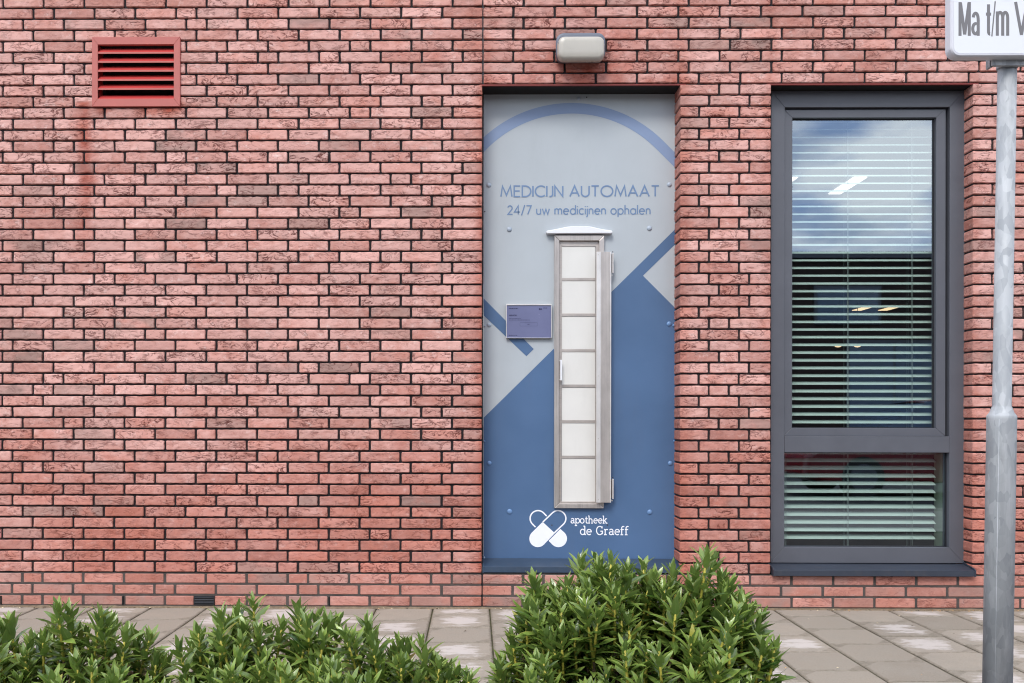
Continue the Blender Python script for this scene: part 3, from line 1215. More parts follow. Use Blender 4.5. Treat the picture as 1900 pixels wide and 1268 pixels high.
yf = -.028
sill(win, WX(1437, 1060, yf), WX(1809, 1060, yf), WZ(1046, 1610, YW + .004), WZ(1059, 1610, yf), YW + .004, yf, .030, M['sill'])

# venetian blind behind the glass
YB = .225
blind = thing('venetian_blind', (WX(1600, 600, YB), YB, 2.4), 'pale green white venetian blind with tilted slats hanging behind the window glass', 'blind')
bl = MB()
bx0, bx1 = WX(1440, 600, YB), WX(1733, 600, YB)
pitch = .0424
sw_, ang = .050, R(23)
ztop_b = WZ(190, 1600, YB)
zlast = WZ(1010, 1600, YB)
nsl = int((ztop_b - zlast) / pitch) + 1
zref = WZ(340.5, 1600, YB)
rngb = random.Random(3)
k0 = -int((WZ(180, 1600, YB) - zref) / pitch)
k = k0
cords = [WX(1570, 600, YB), WX(1688, 600, YB), WX(1455, 600, YB)]
while True:
    zc = zref - k * pitch
    if zc < zlast:
        break
    b = len(bl.v)
    cr_ = .0035
    dz_ = rngb.uniform(-.0006, .0006)
    a_ = ang + rngb.uniform(-.015, .015)
    nseg = 5
    for xx in (bx0, bx1 + rngb.uniform(-.001, .001)):
        for s_ in (0, 1):
            for j in range(nseg + 1):
                u = j / nseg - .5
                yy = u * sw_
                zz = cr_ * (1 - (2 * u) ** 2) - s_ * .0006
                y2 = yy * math.cos(a_) - zz * math.sin(a_)
                z2 = yy * math.sin(a_) + zz * math.cos(a_)
                bl.v.append((xx, YB + y2, zc + z2 + dz_))
    q = nseg + 1
    for j in range(nseg):
        bl.face([b + j, b + 2 * q + j, b + 2 * q + j + 1, b + j + 1], M['slat'])
        bl.face([b + q + j, b + q + j + 1, b + 3 * q + j + 1, b + 3 * q + j], M['slat'])
    bl.face([b, b + q, b + 3 * q, b + 2 * q], M['slat'])
    bl.face([b + q - 1, b + 3 * q - 1, b + 4 * q - 1, b + 2 * q - 1], M['slat'])
    k += 1
bl.build('slats', blind, recalc=True)
br = MB()
br.box(bx0, bx1, YB - .025, YB + .025, zlast - .03, zlast - .014, M['slat'])
br.build('bottom_rail', blind, bevel=.002)
hb = MB()
hb.box(bx0, bx1, YB - .025, YB + .03, ztop_b + .02, ztop_b + .06, M['slat'])
hb.build('head_rail', blind)
for cx in cords:
    c_ = MB()
    for yy in (YB - .026, YB + .026):
        for dx in (-.0035, .0035):
            c_.box(cx + dx - .0006, cx + dx + .0006, yy - .0006, yy + .0006, zlast - .02, ztop_b + .03, M['cord'])
    c_.box(cx + .008, cx + .0092, YB - .0006, YB + .0006, zlast - .02, ztop_b + .03, M['cord'])
    c_.build('ladder_cord', blind)

# lamps in the room
def strip_light(x0, x1, d0, d1, m, label):
    t_ = thing('ceiling_light', ((x0 + x1) / 2, (d0 + d1) / 2 - D, rz1), label, 'ceiling light', 'lit lamps seen through the blind')
    h_ = MB(); h_.box(x0 - .02, x1 + .02, d0 - D - .02, d1 - D + .02, rz1 - .03, rz1 - .002, M['signrim']); h_.build('lamp_housing', t_)
    q_ = MB(); q_.box(x0, x1, d0 - D, d1 - D, rz1 - .036, rz1 - .031, m); q_.build('diffuser', t_)


strip_light(2.69, 2.78, 6.62, 7.10, M['lit'], 'white lit ceiling strip seen high in the window, the wider one')
strip_light(2.20, 2.29, 6.62, 7.10, M['lit'], 'white lit ceiling strip cut by the left edge of the window glass')
strip_light(5.86, 6.0, 13.85, 14.5, M['litw'], 'warm lit strip deep in the room, the left one of two')
strip_light(6.26, 6.40, 13.85, 14.5, M['litw'], 'warm lit strip deep in the room, the right one of two')
for i_, (px, lb) in enumerate(((1555, 'small round warm lamp hanging low in the room, left one of the pair'), (1591, 'small round warm lamp hanging low in the room, right one of the pair'))):
    p_ = W(px, 643, 8.8)
    t_ = thing('pendant_lamp', p_, lb, 'pendant lamp', 'round lamps seen through the blind')
    a_ = MB(); a_.lathe([(.01, .04), (.04, .03), (.06, .01), (.065, 0)], p_, (0, 0, 1), M['darkplastic'], 20, False)
    a_.tube([p_ + Vector((0, 0, .035)), Vector((p_.x, p_.y, rz1))], .004, M['darkplastic']); a_.build('lamp_shade', t_, smooth=True)
    b_ = MB(); b_.lathe([(.001, -.015), (.03, -.010), (.05, .002), (.045, .006)], p_, (0, 0, 1), M['litw'], 20, True); b_.build('bulb', t_, smooth=True)

# ------------------------------------------------------------ medicine dispenser panel
YP = .142
disp = thing('medicine_dispenser', (WX(1075, 600, YP), YP, WZ(1040, 1075, YP)), 'grey and blue medicine pickup machine panel reading MEDICIJN AUTOMAAT with narrow steel locker', 'vending machine')
Q = lambda px, py, y=YP: (W(px, py, y).x, W(px, py, y).z)
pr_ = rect(896.6, 1254.6, 172.5, 1039, YP)
pb = MB()
pb.box(pr_[0], pr_[1], YP, YP + .02, pr_[2], pr_[3], M['panel'])
panel = pb.build('front_panel', disp, bevel=.0012)
ed = MB()
ed.box(pr_[1] + .0005, pr_[1] + .007, YP + .006, YP + .09, pr_[2], pr_[3] + .02, M['rubber'])
ed.box(pr_[0] - .012, pr_[0] - .0005, YP + .006, YP + .09, pr_[2], pr_[3] + .02, M['rubber'])
ed.box(pr_[0] - .012, pr_[1] + .007, YP + .03, YP + .06, pr_[3] + .0, pr_[3] + .05, M['black'])  # black strip for the recess shade above the panel
ed.build('edge_seal', disp)

Y1 = YP - .0008
L_, R_ = 897.4, 1253.9
art = MB()
# big blue field and its band to the right edge
art.sheet([Q(L_, 775.6), Q(R_, 424.5), Q(R_, 452.5), Q(1193, 512), Q(R_, 573), Q(R_, 1037), Q(L_, 1037)], Y1, M['blue'])
art.sheet([Q(L_, 554), Q(990.4, 648), Q(976.8, 661.4), Q(L_, 585.5)], Y1, M['blue'])
art.build('printed_artwork', panel)
# pale arch: part of a large capsule outline
ar = MB()
cx_, cy_, ro, ri = 1060.5, 432.0, 240.6, 220.9
outer, inner = [], []
aL_o = math.acos((L_ - cx_) / ro)
aL_i = math.acos((L_ - cx_) / ri)
n = 40
for k in range(n + 1):
    a = aL_o + (math.pi / 4 - aL_o) * k / n
    outer.append((cx_ + ro * math.cos(a), cy_ - ro * math.sin(a)))
    a = aL_i + (math.pi / 4 - aL_i) * k / n
    inner.append((cx_ + ri * math.cos(a), cy_ - ri * math.sin(a)))
dxo = R_ - outer[-1][0]; outer.append((R_, outer[-1][1] + dxo))
dxi = R_ - inner[-1][0]; inner.append((R_, inner[-1][1] + dxi))
bi = len(ar.v)
for o_, i_ in zip(outer, inner):
    a, b = Q(*o_), Q(*i_)
    ar.v += [(a[0], Y1, a[1]), (b[0], Y1, b[1])]
for k in range(len(outer) - 1):
    ar.face([bi + 2 * k, bi + 2 * k + 1, bi + 2 * k + 3, bi + 2 * k + 2], M['arch'])
ar.build('printed_arch', panel)
Y2 = YP - .0014
words('lettering', panel, 'MEDICIJN AUTOMAAT', SANS, Q(929.5, 364)[0], Q(1222.5, 364)[0], Q(1076, 365)[1], (365 - 345.5) / 350 * 1.03, .0082, Y2, M['letter'], .20)
words('lettering', panel, '24/7 uw medicijnen ophalen', SANS, Q(942, 398)[0], Q(1206, 398)[0], Q(1076, 398)[1], (398 - 382) / 350 * 1.03, .0064, Y2, M['letter'], .22)
lg = MB()
PX = 1.03 / 350
def lq(x, y):
    return Q(960 + x / 7.459, 860 + y / 7.459)
lw = 2.5 * PX
def lcirc(cx, cy, r, a0, a1, n=18):
    return [lq(cx + r * math.cos(R(a0 + (a1 - a0) * k / n)), cy - r * math.sin(R(a0 + (a1 - a0) * k / n))) for k in range(n + 1)]
rr = 109
strip(lg, [lq(352, 812)] + lcirc(562, 763, rr, 135, -45) + [lq(500, 972)], lw, Y2, M['white_print'])
hh = 83
lg.sheet([lq(345, 815)] + lcirc(283, 1042, 118, 135, 315) + [lq(516, 968), lq(505, 955), lq(360, 820)], Y2 - .0001, M['white_print'])
strip(lg, [lq(404, 730)] + lcirc(285, 763, rr, 45, 225)[0:] + [lq(250, 882)], lw, Y2 - .0002, M['white_print'])
lg.sheet([lq(595, 908)] + lcirc(568, 1042, 118, 45, -135) + [lq(432, 1072)], Y2, M['white_print'])
lg.build('capsule_logo', panel, recalc=False)
words('pharmacy_lettering', panel, 'apotheek', SERIF, Q(1059, 971)[0], Q(1126.5, 971)[0], Q(1090, 971.2)[1], 13.6 * PX, .0050, Y2, M['white_print'], .12)
words('pharmacy_lettering', panel, 'de Graeff', SERIF, Q(1076.5, 992)[0], Q(1165.5, 992)[0], Q(1120, 992.7)[1], 16.0 * PX, .0056, Y2, M['white_print'], .12)
# domed screw caps
caps = [(907, 344, 4.3), (1242, 343, 4.3), (945, 426, 4.6), (1205, 424, 4.6), (907.5, 603, 4.2), (1241.5, 601.5, 4.6), (908, 859.5, 4.2), (1243.5, 860, 4.4), (945.5, 949.5, 5), (1205.5, 950.5, 4.8), (1074, 183.5, 3.6), (1249.5, 604.5, 2.4), (899, 605.5, 1.8), (899, 819, 2), (1250.5, 819, 1.8)]
for (px, py, r_) in caps:
    x, z = Q(px, py)
    r = r_ * PX
    blue = (775 - py) < (px - L_) * .985 and py > 570
    c_ = MB()
    c_.lathe([(r, 0), (r, .0015), (r * .8, .0045), (r * .45, .0066), (r * .02, .0072)], (x, YP - .0006, z), (0, -1, 0), M['capblue' if blue else 'capgrey'], 18)
    c_.build('screw_cap', disp, smooth=True)
for px, py in ((1024, 974.7), (1127, 974.5), (899.5, 393), (1251, 391), (1088.5, 181)):
    x, z = Q(px, py)
    c_ = MB(); c_.lathe([(.0035, 0), (.0035, .0024), (.0022, .0024), (.002, .0021)], (x, YP - .0006, z), (0, -1, 0), M['hole'], 12); c_.build('rivet_hole', disp)
# sill of the panel
sill(disp, WX(897.6, 1060, .02), WX(1260, 1060, .02), WZ(1036.5, 1075, YP - .004), WZ(1052.5, 1075, .005), YP - .003, .005, .030, M['sillp'])
# sealant blobs in the lower corners
for px in (897.5, 1255):
    x, z = Q(px, 1035); b_ = MB(); b_.lathe([(.007, 0), (.008, .004), (.004, .01), (.0005, .012)], (x, YP, z), (0, -1, .2), M['capgrey'], 10); b_.build('sealant', disp, smooth=True)

# locker column
YF = YP - .022
lo = rect(1028.5, 1121, 437, 943.5, YF)
li = rect(1037.5, 1111.5, 446.8, 935, YF)
lf = MB()
lf.ring(lo, li, YF, YP - .0002, M['steel'], gap=.0004)
lf.build('locker_frame', disp, bevel=.0022)
YI = YP - .004
l2i = rect(1042.2, 1104.6, 457.5, 930.8, YI)
inr = MB()
inr.ring((li[0] - .001, li[1] + .001, li[2] - .001, li[3] + .001), l2i, YI - .002, YP - .0003, M['steelh'])
inr.build('inner_frame', disp, bevel=.001)
divs = [519, 585, 651, 717, 783, 849]
yb_ = [457.5] + divs + [931]
for i in range(7):
    r4 = rect(1042.4, 1104.4, yb_[i] + (2.6 if i else 0), yb_[i + 1] - (3 if i < 6 else 0), YI)
    c_ = MB(); c_.box(r4[0], r4[1], YI + .0012, YI + .0035, r4[2], r4[3], M['cell']); c_.build('locker_door', disp, bevel=.0012)
    if i:
        d4 = rect(1042, 1104.8, yb_[i] - 3.2, yb_[i] + 2.6, YI)
        c_ = MB(); c_.box(d4[0], d4[1], YI - .0015, YI + .003, d4[2] + .001, d4[3] - .001, M['steelh']); c_.build('divider_bar', disp, bevel=.0008)
# steel cover strip in front of the right edge
YC = YP - .048
cv = MB()
c4 = rect(1114.5, 1134, 467.5, 933, YC)
cv.box(c4[0], c4[1], YC, YP - .012, c4[2], c4[3], M['steel'])
cv.box(c4[1] - .0062, c4[1], YC - .0015, YC + .0005, c4[2], c4[3], M['steelb'])
c5 = rect(1106.6, 1114.5, 467.5, 933, YC)
cv.box(c5[0], c5[1], YC - .001, YC + .008, c5[2], c5[3], M['steelb'])
cover = cv.build('cover_strip', disp, bevel=.0012)
for py in (473, 698, 814, 927):
    x, z = W(1110, py, YC).x, W(1110, py, YC).z
    c_ = MB(); c_.lathe([(.0022, 0), (.0018, .0012), (.0003, .0016)], (x, YC - .001, z), (0, -1, 0), M['steelh'], 10); c_.build('rivet', cover)
for (a, b_) in ((470, 507), (889, 926)):
    hg = MB()
    p0 = W(1137.2, a, YC + .01); p1 = W(1137.2, b_, YC + .01)
    zm = (p0.z + p1.z) / 2
    hg.lathe([(.0042, 0), (.0048, .002), (.0048, zm - p1.z - .001), (.0040, zm - p1.z - .0005)], (p0.x, p0.y, p1.z), (0, 0, 1), M['steelb'], 14)
    hg.lathe([(.0042, 0), (.0048, .001), (.0048, p0.z - zm - .003), (.0040, p0.z - zm)], (p0.x, p0.y, zm + .0005), (0, 0, 1), M['steelb'], 14)
    hg.lathe([(.0030, 0), (.0034, .003), (.0015, .006)], (p0.x - .001, p0.y, p0.z + .004), (0, 0, 1), M['darkplastic'], 10)
    hg.box(p0.x - .006, p0.x - .002, p0.y + .002, YP - .001, p1.z + .004, p0.z - .004, M['steelh'])
    hg.lathe([(.0052, 0), (.004, .003)], (p0.x - .004, p0.y + .01, p1.z - .010), (.3, -1, 0), M['steelb'], 10)
    hg.build('hinge', cover, smooth=False, bevel=.0004)
# handle
h4 = rect(1039.6, 1042.8, 668, 706, YF - .01)
hd = MB(); hd.box(h4[0], h4[1], YF - .014, YF - .006, h4[2], h4[3], M['hood'])
hd.lathe([(.0022, 0), (.0024, .004), (.0012, .006)], W(1041, 708, YF - .01), (0, -.2, -1), M['darkplastic'], 10)
hd.box(h4[0] - .006, h4[0] + .002, YF - .008, YF + .002, h4[3] - .006, h4[3] - .003, M['steelb'])
hd.box(h4[0] - .006, h4[0] + .002, YF - .008, YF + .002, h4[2] + .003, h4[2] + .006, M['steelb'])
hd.build('handle', disp, bevel=.001)
# rain hood
rh = MB()
yh = YP - .035
pts = [(1013.5, 431.5), (1014.5, 428.3), (1030, 425.6), (1053, 420.8), (1060, 420.2), (1090, 420.2), (1097, 420.8), (1118, 425.4), (1135.5, 427.8), (1137, 430.5), (1135.5, 433.2), (1015.5, 433.6)]
rh.prism([Q(x, y, yh) for x, y in pts], yh, YP - .0003, M['hood'])
rh.build('rain_hood', disp, bevel=.004, seg=3)
# touch screen
YT = YP - .020
s4 = rect(939.5, 1023.5, 565.5, 627.5, YT)
hs = MB()
hs.box(s4[0], s4[1], YT + .006, YP - .0003, s4[2], s4[3], M['darkplastic'])
hs.ring((s4[0] - .0016, s4[1] + .001, s4[2] - .0006, s4[3] + .0036), (s4[0] + .0022, s4[1] - .0025, s4[2] + .0012, s4[3] - .0035), YT, YT + .012, M['steelb'])
scr = hs.build('touchscreen', disp, bevel=.0006)
sp4 = MB(); sp4.box(s4[0] + .0015, s4[1] - .002, YT + .0035, YT + .0055, s4[2] + .0008, s4[3] - .003, M['screen']); sp4.build('display', scr)
st = MB()
def S(x, y):
    p = W(920 + x / 12.68, 540 + y / 12.68, YT + .003); return p.x, p.z
ys_ = YT + .003
text(st, 'WELKOM', SANS, S(312, 588)[0], S(488, 588)[0], S(312, 590)[1], 28 / 12.68 * PX, .0017, ys_, M['ink'], .2)
st.build('screen_lettering', scr, recalc=False)
rnt = random.Random(9)
def dashes(x0, x1, y, hgt):
    st = MB()
    x = x0
    while x < x1:
        w_ = min(rnt.uniform(10, 34), x1 - x)
        a, b_ = S(x, y - hgt / 2), S(x + w_, y + hgt / 2)
        st.sheet([(a[0], a[1]), (b_[0], a[1]), (b_[0], b_[1]), (a[0], b_[1])], ys_, M['ink'])
        x += w_ + 8
    st.build('text_line', scr, recalc=False)
dashes(305, 520, 415, 20); dashes(305, 590, 652, 9); dashes(305, 795, 686, 12); dashes(305, 500, 1046, 12); dashes(745, 798, 788, 16)
dashes(1118, 1200, 395, 6); dashes(1118, 1205, 418, 8)
st = MB()
bxp = [S(568, 748), S(975, 748), S(975, 828), S(568, 828), S(568, 748)]
strip(st, bxp, .0009, ys_ - .0001, M['ink'], True)
st.build('button_outline', scr, recalc=False)
st = MB()
for cx2, rr2 in ((1032, 20), (1068, 17)):
    st.sheet([S(cx2 + rr2 * math.cos(a), 430 + rr2 * 1.1 * math.sin(a)) for a in [k * math.pi / 6 for k in range(12)]], ys_ - .0001 * (cx2 > 1050), M['ink'])
st.build('screen_logo', scr, recalc=False)

# ------------------------------------------------------------ louvre vent
YV = -.012
vt = thing('louvre_vent', (WX(252, 130), 0, WZ(198, 252)), 'red painted metal louvre grille with six slots, high on the brick wall', 'vent')
vo = rect(170.6, 333.8, 68.8, 197.6, YV)
vi = rect(181.3, 322.4, 82.6, 183.2, YV)
vm = MB(); vm.ring(vo, vi, YV, .012, M['vent'], gap=.0003); vm.build('vent_frame', vt, bevel=.0012)
vb = MB(); vb.box(vi[0] + .001, vi[1] - .001, .10, .11, vi[2] + .001, vi[3] - .001, M['black'])
vb.box(vi[0] - .006, vi[0], -.004, .06, vi[2], vi[3], M['ventb']); vb.box(vi[1], vi[1] + .006, -.004, .06, vi[2], vi[3], M['ventb']); vb.build('vent_backing', vt)
pv = (vi[3] - vi[2]) / 6
for i in range(6):
    z0 = vi[2] + i * pv
    lip = .0085 if i else -.001
    c_ = MB()
    yv0 = YV + .003
    prf = [(yv0, z0), (yv0, z0 + lip), (yv0 + .034, z0 + lip + .031), (yv0 + .034, z0 + lip + .029), (yv0 + .0025, z0 + lip - .0012), (yv0 + .0025, z0)] if i else [(yv0, z0 - .002), (yv0, z0), (yv0 + .034, z0 + .029), (yv0 + .034, z0 + .027), (yv0 + .002, z0 - .002)]
    b = 0; n = len(prf)
    c_.v += [(vi[0] + .0002, y, z) for y, z in prf] + [(vi[1] - .0002, y, z) for y, z in prf]
    c_.face(list(range(n)), M['vent']); c_.face([n + i2 for i2 in range(n)][::-1], M['vent'])
    for i2 in range(n):
        j = (i2 + 1) % n
        mt = M['ventb'] if (i2 in (1, 3)) else M['vent']
        c_.face([i2, j, n + j, n + i2], mt)
    c_.build('louvre_blade', vt)

# ------------------------------------------------------------ bulkhead lamp
lp = thing('wall_lamp', (lampx, 0, lampz), 'oblong bulkhead lamp with grey housing and opal cover above the panel', 'wall lamp')
h4 = rect(1031.5, 1123, 62.5, 112.5, -.05)
hm = MB()
hm.loft_rr([(.004, h4[0] + .006, h4[1] - .006, h4[2] + .004, h4[3] - .008, .030), (-.03, h4[0] + .001, h4[1] - .001, h4[2] + .001, h4[3] - .002, .036), (-.052, h4[0], h4[1], h4[2], h4[3], .040), (-.060, h4[0] + .002, h4[1] - .002, h4[2] + .002, h4[3] - .002, .038), (-.061, h4[0] + .010, h4[1] - .010, h4[2] + .010, h4[3] - .010, .034)], M['lampbase'], 8)
hm.build('lamp_housing', lp, smooth=True)
d4 = rect(1034.5, 1121.5, 69.5, 113, -.08)
dm = MB()
dm.loft_rr([(-.055, d4[0], d4[1], d4[2], d4[3], .034), (-.070, d4[0] - .0005, d4[1] + .0005, d4[2] - .0005, d4[3], .036), (-.092, d4[0] + .002, d4[1] - .002, d4[2] + .001, d4[3] - .002, .034), (-.102, d4[0] + .006, d4[1] - .006, d4[2] + .006, d4[3] - .006, .032), (-.106, d4[0] + .013, d4[1] - .013, d4[2] + .016, d4[3] - .013, .026), (-.108, d4[0] + .03, d4[1] - .03, d4[2] + .04, d4[3] - .03, .018)], M['opal'], 8)
dm.build('lamp_cover', lp, smooth=True)
for sx in (d4[0] + .004, d4[1] - .004):
    c_ = MB(); zc = (d4[2] + d4[3]) / 2 + .02
    sg = 1 if sx < lampx else -1
    c_.box(sx - .001, sx + .001, -.098, -.06, zc, zc + .012, M['lampbase']); c_.build('clip', lp)

# ------------------------------------------------------------ plastic weep grille in the bottom course
wg = thing('air_brick', (WX(379, 1115), 0, WZ(1122, 379)), 'small black plastic air grille in the lowest brick course', 'air vent')
w4 = rect(359.5, 397.5, 1106.5, 1122, -.004)
c_ = MB(); c_.ring(w4, (w4[0] + .003, w4[1] - .003, w4[2] + .003, w4[3] - .003), -.005, .01, M['darkplastic']); c_.box(w4[0], w4[1], -.001, .01, w4[2] + .001, w4[3] - .001, M['black']); c_.build('grille_frame', wg)
c_ = MB()
for k in range(1, 5):
    z = w4[2] + (w4[3] - w4[2]) * k / 5; c_.box(w4[0] + .002, w4[1] - .002, -.0042, -.002, z - .0010, z + .0010, M['frame'])
c_.build('grille_bars', wg)

# ------------------------------------------------------------ sign post
YPO = -D + 2.65
pa, pb_ = W(1850.7, 1268, YPO), W(1869, 120, YPO)
ax = (pb_ - pa).normalized()
base = pa + ax * ((-.1 - pa.z) / ax.z)
sp = thing('parking_sign_post', (base.x, base.y, -.1), 'galvanised steel post carrying a white sign reading Ma t/m V at right', 'sign post')
z1 = W(1858, 772, YPO); z2 = W(1858, 756, YPO)
t1 = (z1 - base).dot(ax); t2 = (z2 - base).dot(ax)
po = MB()
po.lathe([(.038, 0), (.038, t1 - .01), (.0384, t1 - .001), (.0366, t1 + .002), (.031, t1 + .010), (.0258, t2), (.0242, t2 + .004), (.0242, t2 + 1.5)], base, ax, M['galv'], 40)
post = po.build('post', sp, smooth=True)
wd = MB()
# weld seam
dirc = Vector((-.62, -.78, 0)).normalized()
for (r_, ta, tb) in ((.0379, .1, t1 - .01),):
    a_ = base + ax * ta + dirc * r_; b_ = base + ax * tb + dirc * r_
    wd.tube([a_, b_], .0011, M['galv'])
wd.build('weld_seam', post, smooth=True)
# sign box
YSN = YPO - .062
sl = W(1764.5, 60, YSN).x
sbz = W(1764, 104.6, YSN).z
cxs = (base + ax * ((sbz + .1) / ax.z)).x
sr_ = sl + 2 * (cxs - sl) + .01
stop = sbz + .21
sg_ = MB()
r_ = .026
sg_.loft_rr([(YSN + .036, sl + .003, sr_ - .003, sbz + .003, stop - .003, r_), (YSN + .032, sl, sr_, sbz, stop, r_), (YSN + .004, sl, sr_, sbz, stop, r_), (YSN, sl + .0025, sr_ - .0025, sbz + .0025, stop - .0025, r_ - .002), (YSN - .0005, sl + .006, sr_ - .006, sbz + .006, stop - .006, r_ - .005), (YSN + .0015, sl + .0072, sr_ - .0072, sbz + .0072, stop - .0072, r_ - .006)], M['signrim'], 8)
sbx = sg_.build('sign_box', sp)
fc = MB()
fc.loft_rr([(YSN + .0016, sl + .0074, sr_ - .0074, sbz + .0074, stop - .0074, r_ - .0062), (YSN + .0005, sl + .0080, sr_ - .0080, sbz + .0080, stop - .0080, r_ - .0066)], M['signw'], 8)
fc.build('sign_face', sbx)
sx_ = lambda px: W(px, 60, YSN).x
zb_ = W(1840, 66.6, YSN).z
cap_ = W(1840, 3.9, YSN).z - zb_
lt = MB()
for ch, a, b_ in (('M', 1779, 1801), ('a', 1803, 1818), ('t', 1829.4, 1838.6), ('/', 1839.6, 1847.6), ('m', 1848.5, 1871.5), ('V', 1883.2, 1908), ('r', 1910, 1921)):
    fw = SIGN[ch][0]
    for i2, stt in enumerate(SIGN[ch][1]):
        kx = (sx_(b_) - sx_(a)) / fw
        swd = .0085 if ch not in '/' else .0035
        strip(lt, [(sx_(a) + u * kx, zb_ + v * cap_) for u, v in stt], swd, YSN + .0003 - i2 * .00008, M['signtxt'])
lt.build('sign_lettering', sbx, recalc=False)
# bracket clamp under the box
bk = MB()
pc = base + ax * ((sbz + .1) / ax.z)
bk.box(pc.x - .062, pc.x + .062, YPO - .036, YPO - .024, sbz - .016, sbz + .10, M['galv'])
bk.box(pc.x - .062, pc.x - .054, YPO - .030, YPO - .002, sbz - .016, sbz + .02, M['galv'])
bk.box(pc.x + .054, pc.x + .062, YPO - .030, YPO - .002, sbz - .016, sbz + .02, M['galv'])
bk.lathe([(.0245, 0), (.0275, 0), (.0275, .03), (.0245, .03)], pc - ax * .012, ax, M['galv'], 24, False)
bk.build('bracket', sp, bevel=.001)

# ------------------------------------------------------------ kerb and planting bed
kb = MB(); kb.box(XL - 8, XR + 8, -1.6, -1.504, -.16, .012, M['kerb']); kb.box(XL - 8, XR + 8, -5.6, -5.45, -.3, .0, M['kerb'])
tag(kb.build('kerb', bevel=.008), kind='structure')
plane('planting_bed', XL - 8, XR + 8, -3.4, -1.6, -.02, M['soil'])
plane('path', XL - 8, XR + 8, -5.45, -3.4, -.01, M['kerb'])


# ------------------------------------------------------------ shrubs
def leaf(mb, at, base, direction, normal, L, wd, rnd, rng):
    d = direction.normalized()
    s_ = d.cross(normal).normalized()
    nrm = s_.cross(d).normalized()
    seg = 8
    b = len(mb.v)
    curl = rng.uniform(-.15, .55)
    fold = rng.uniform(.1, .45)
    twist = rng.uniform(-.6, .6)
    notch = rng.random() < .55
    nk = rng.randint(2, 6); ns = rng.choice((0, 1))
    for k in range(seg + 1):
        t = k / seg
        w = wd * (math.sin(math.pi * min(1, t ** .8 * .98 + .02)) ** .9) * .5 + .0008
        c = base + d * (t * L) - nrm * (curl * L * t * t * .6) 
        tw = twist * t
        sd_ = s_ * math.cos(tw) + nrm * math.sin(tw)
        for q in (-1, 0, 1):
            ww = w
            if notch and k == nk and ((q < 0) == (ns == 0)) and q != 0:
                ww = w * rng.uniform(.35, .6)
            elif q != 0:
                ww = w * rng.uniform(.84, 1.08)
            p = c + sd_ * (ww * q) + nrm * (abs(q) * w * fold)
            mb.v.append(tuple(p))
            at.append((rnd, abs(q), t))
    for k in range(seg):
        a = b + 3 * k
        mb.face([a, a + 1, a + 4, a + 3], M['leaf'])
        mb.face([a + 1, a + 2, a + 5, a + 4], M['leaf'])


def make_shrub(name, x0, x1, tips, seed, label, fillers, cyd):
    """tips: silhouette points measured off the photo, turned into world positions"""
    rng = random.Random(seed)
    YC_ = -D + cyd
    root = thing(name, (WX((x0 + x1) / 2, 1200, YC_), YC_, -.02), label, 'shrub', 'laurel shrubs along the kerb')
    fm, sm = MB(), MB()
    at = []
    shoots = []
    prof = []
    for (px, py) in tips:
        y = YC_ + rng.uniform(-.05, .12)
        p = W(px, py, y)
        p.z -= .040
        p.x += (.018 if px < x0 + 25 else (-.045 if px > x1 - 60 else 0))
        shoots.append((p, 1.0))
        prof.append((px, py))
    prof.sort()

    def top(px):
        if px <= prof[0][0]: return prof[0][1]
        for (a, b), (c, d) in zip(prof[:-1], prof[1:]):
            if a <= px <= c:
                return b + (d - b) * (px - a) / max(1e-6, c - a)
        return prof[-1][1]
    bx = WX((x0 + x1) / 2, 1200, YC_)
    hw = (WX(x1, 1200, YC_) - WX(x0, 1200, YC_)) / 2
    for i in range(fillers):
        px = rng.uniform(x0, x1)
        dy = rng.uniform(-.36, .22)
        y = YC_ + dy
        tz = W(px, top(px), YC_).z
        edge = abs((px - (x0 + x1) / 2) / ((x1 - x0) / 2))
        f = 1 - .9 * (dy / .42) ** 2 * (1 if dy < 0 else 1.4)
        z = tz * f - .05 - rng.random() ** 1.4 * .16
        if z < .05:
            z = rng.uniform(.05, .15)
        pp_ = W(px, 1100, YC_)
        shoots.append((Vector((pp_.x, y, z)), rng.uniform(.8, 1.1)))
    for (tip, sc) in shoots:
        dx = (tip.x - bx) / max(hw, .1)
        foot = Vector((bx + dx * hw * .55 + rng.uniform(-.06, .06), YC_ + (tip.y - YC_) * .35, -.02))
        lean = Vector((dx * .22 + rng.uniform(-.16, .16), (tip.y - YC_) * .7 + rng.uniform(-.18, .12), 1)).normalized()
        mid = tip - lean * .16
        mid2 = tip - lean * .06
        if mid.z > .03:
            sm.tube([foot, foot.lerp(mid, .6), mid], [.006, .005, .004], M['wood'], 5)
        sm.tube([mid, mid2, tip], [.0046, .0040, .0028], M['stem'], 5)
        nl = rng.randint(26, 33)
        pa_ = rng.uniform(0, 6.28)
        for k in range(nl):
            t = k / (nl - 1)           # 0 tip .. 1 low
            pos = tip - lean * (.004 + (t ** 1.3) * .185)
            pa_ += 2.4 + rng.uniform(-.3, .3)
            u = lean.orthogonal().normalized(); w_ = lean.cross(u)
            out = u * math.cos(pa_) + w_ * math.sin(pa_)
            op = R(16 + 50 * min(1, t * 1.5) + rng.uniform(-10, 12))
            dr = lean * math.cos(op) + out * math.sin(op)
            Lf = (.046 + .030 * min(1, t * 2.5)) * rng.uniform(.8, 1.15) * sc
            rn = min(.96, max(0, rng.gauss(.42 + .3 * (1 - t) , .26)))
            if rng.random() < .014: rn = .98
            leaf(fm, at, pos, dr, out * -1 + lean * .6, Lf, Lf * rng.uniform(.25, .34), rn, rng)
            if k % 7 == 3:
                b0 = pos; sm.tube([b0, b0 + dr * Lf * .15], [.0014, .001], M['stem'], 4)
    fo = fm.build('foliage', root, recalc=False, smooth=True)
    set_attr(fo.data, 'leaf', 'POINT', at)
    sm.build('stems', root, smooth=True)


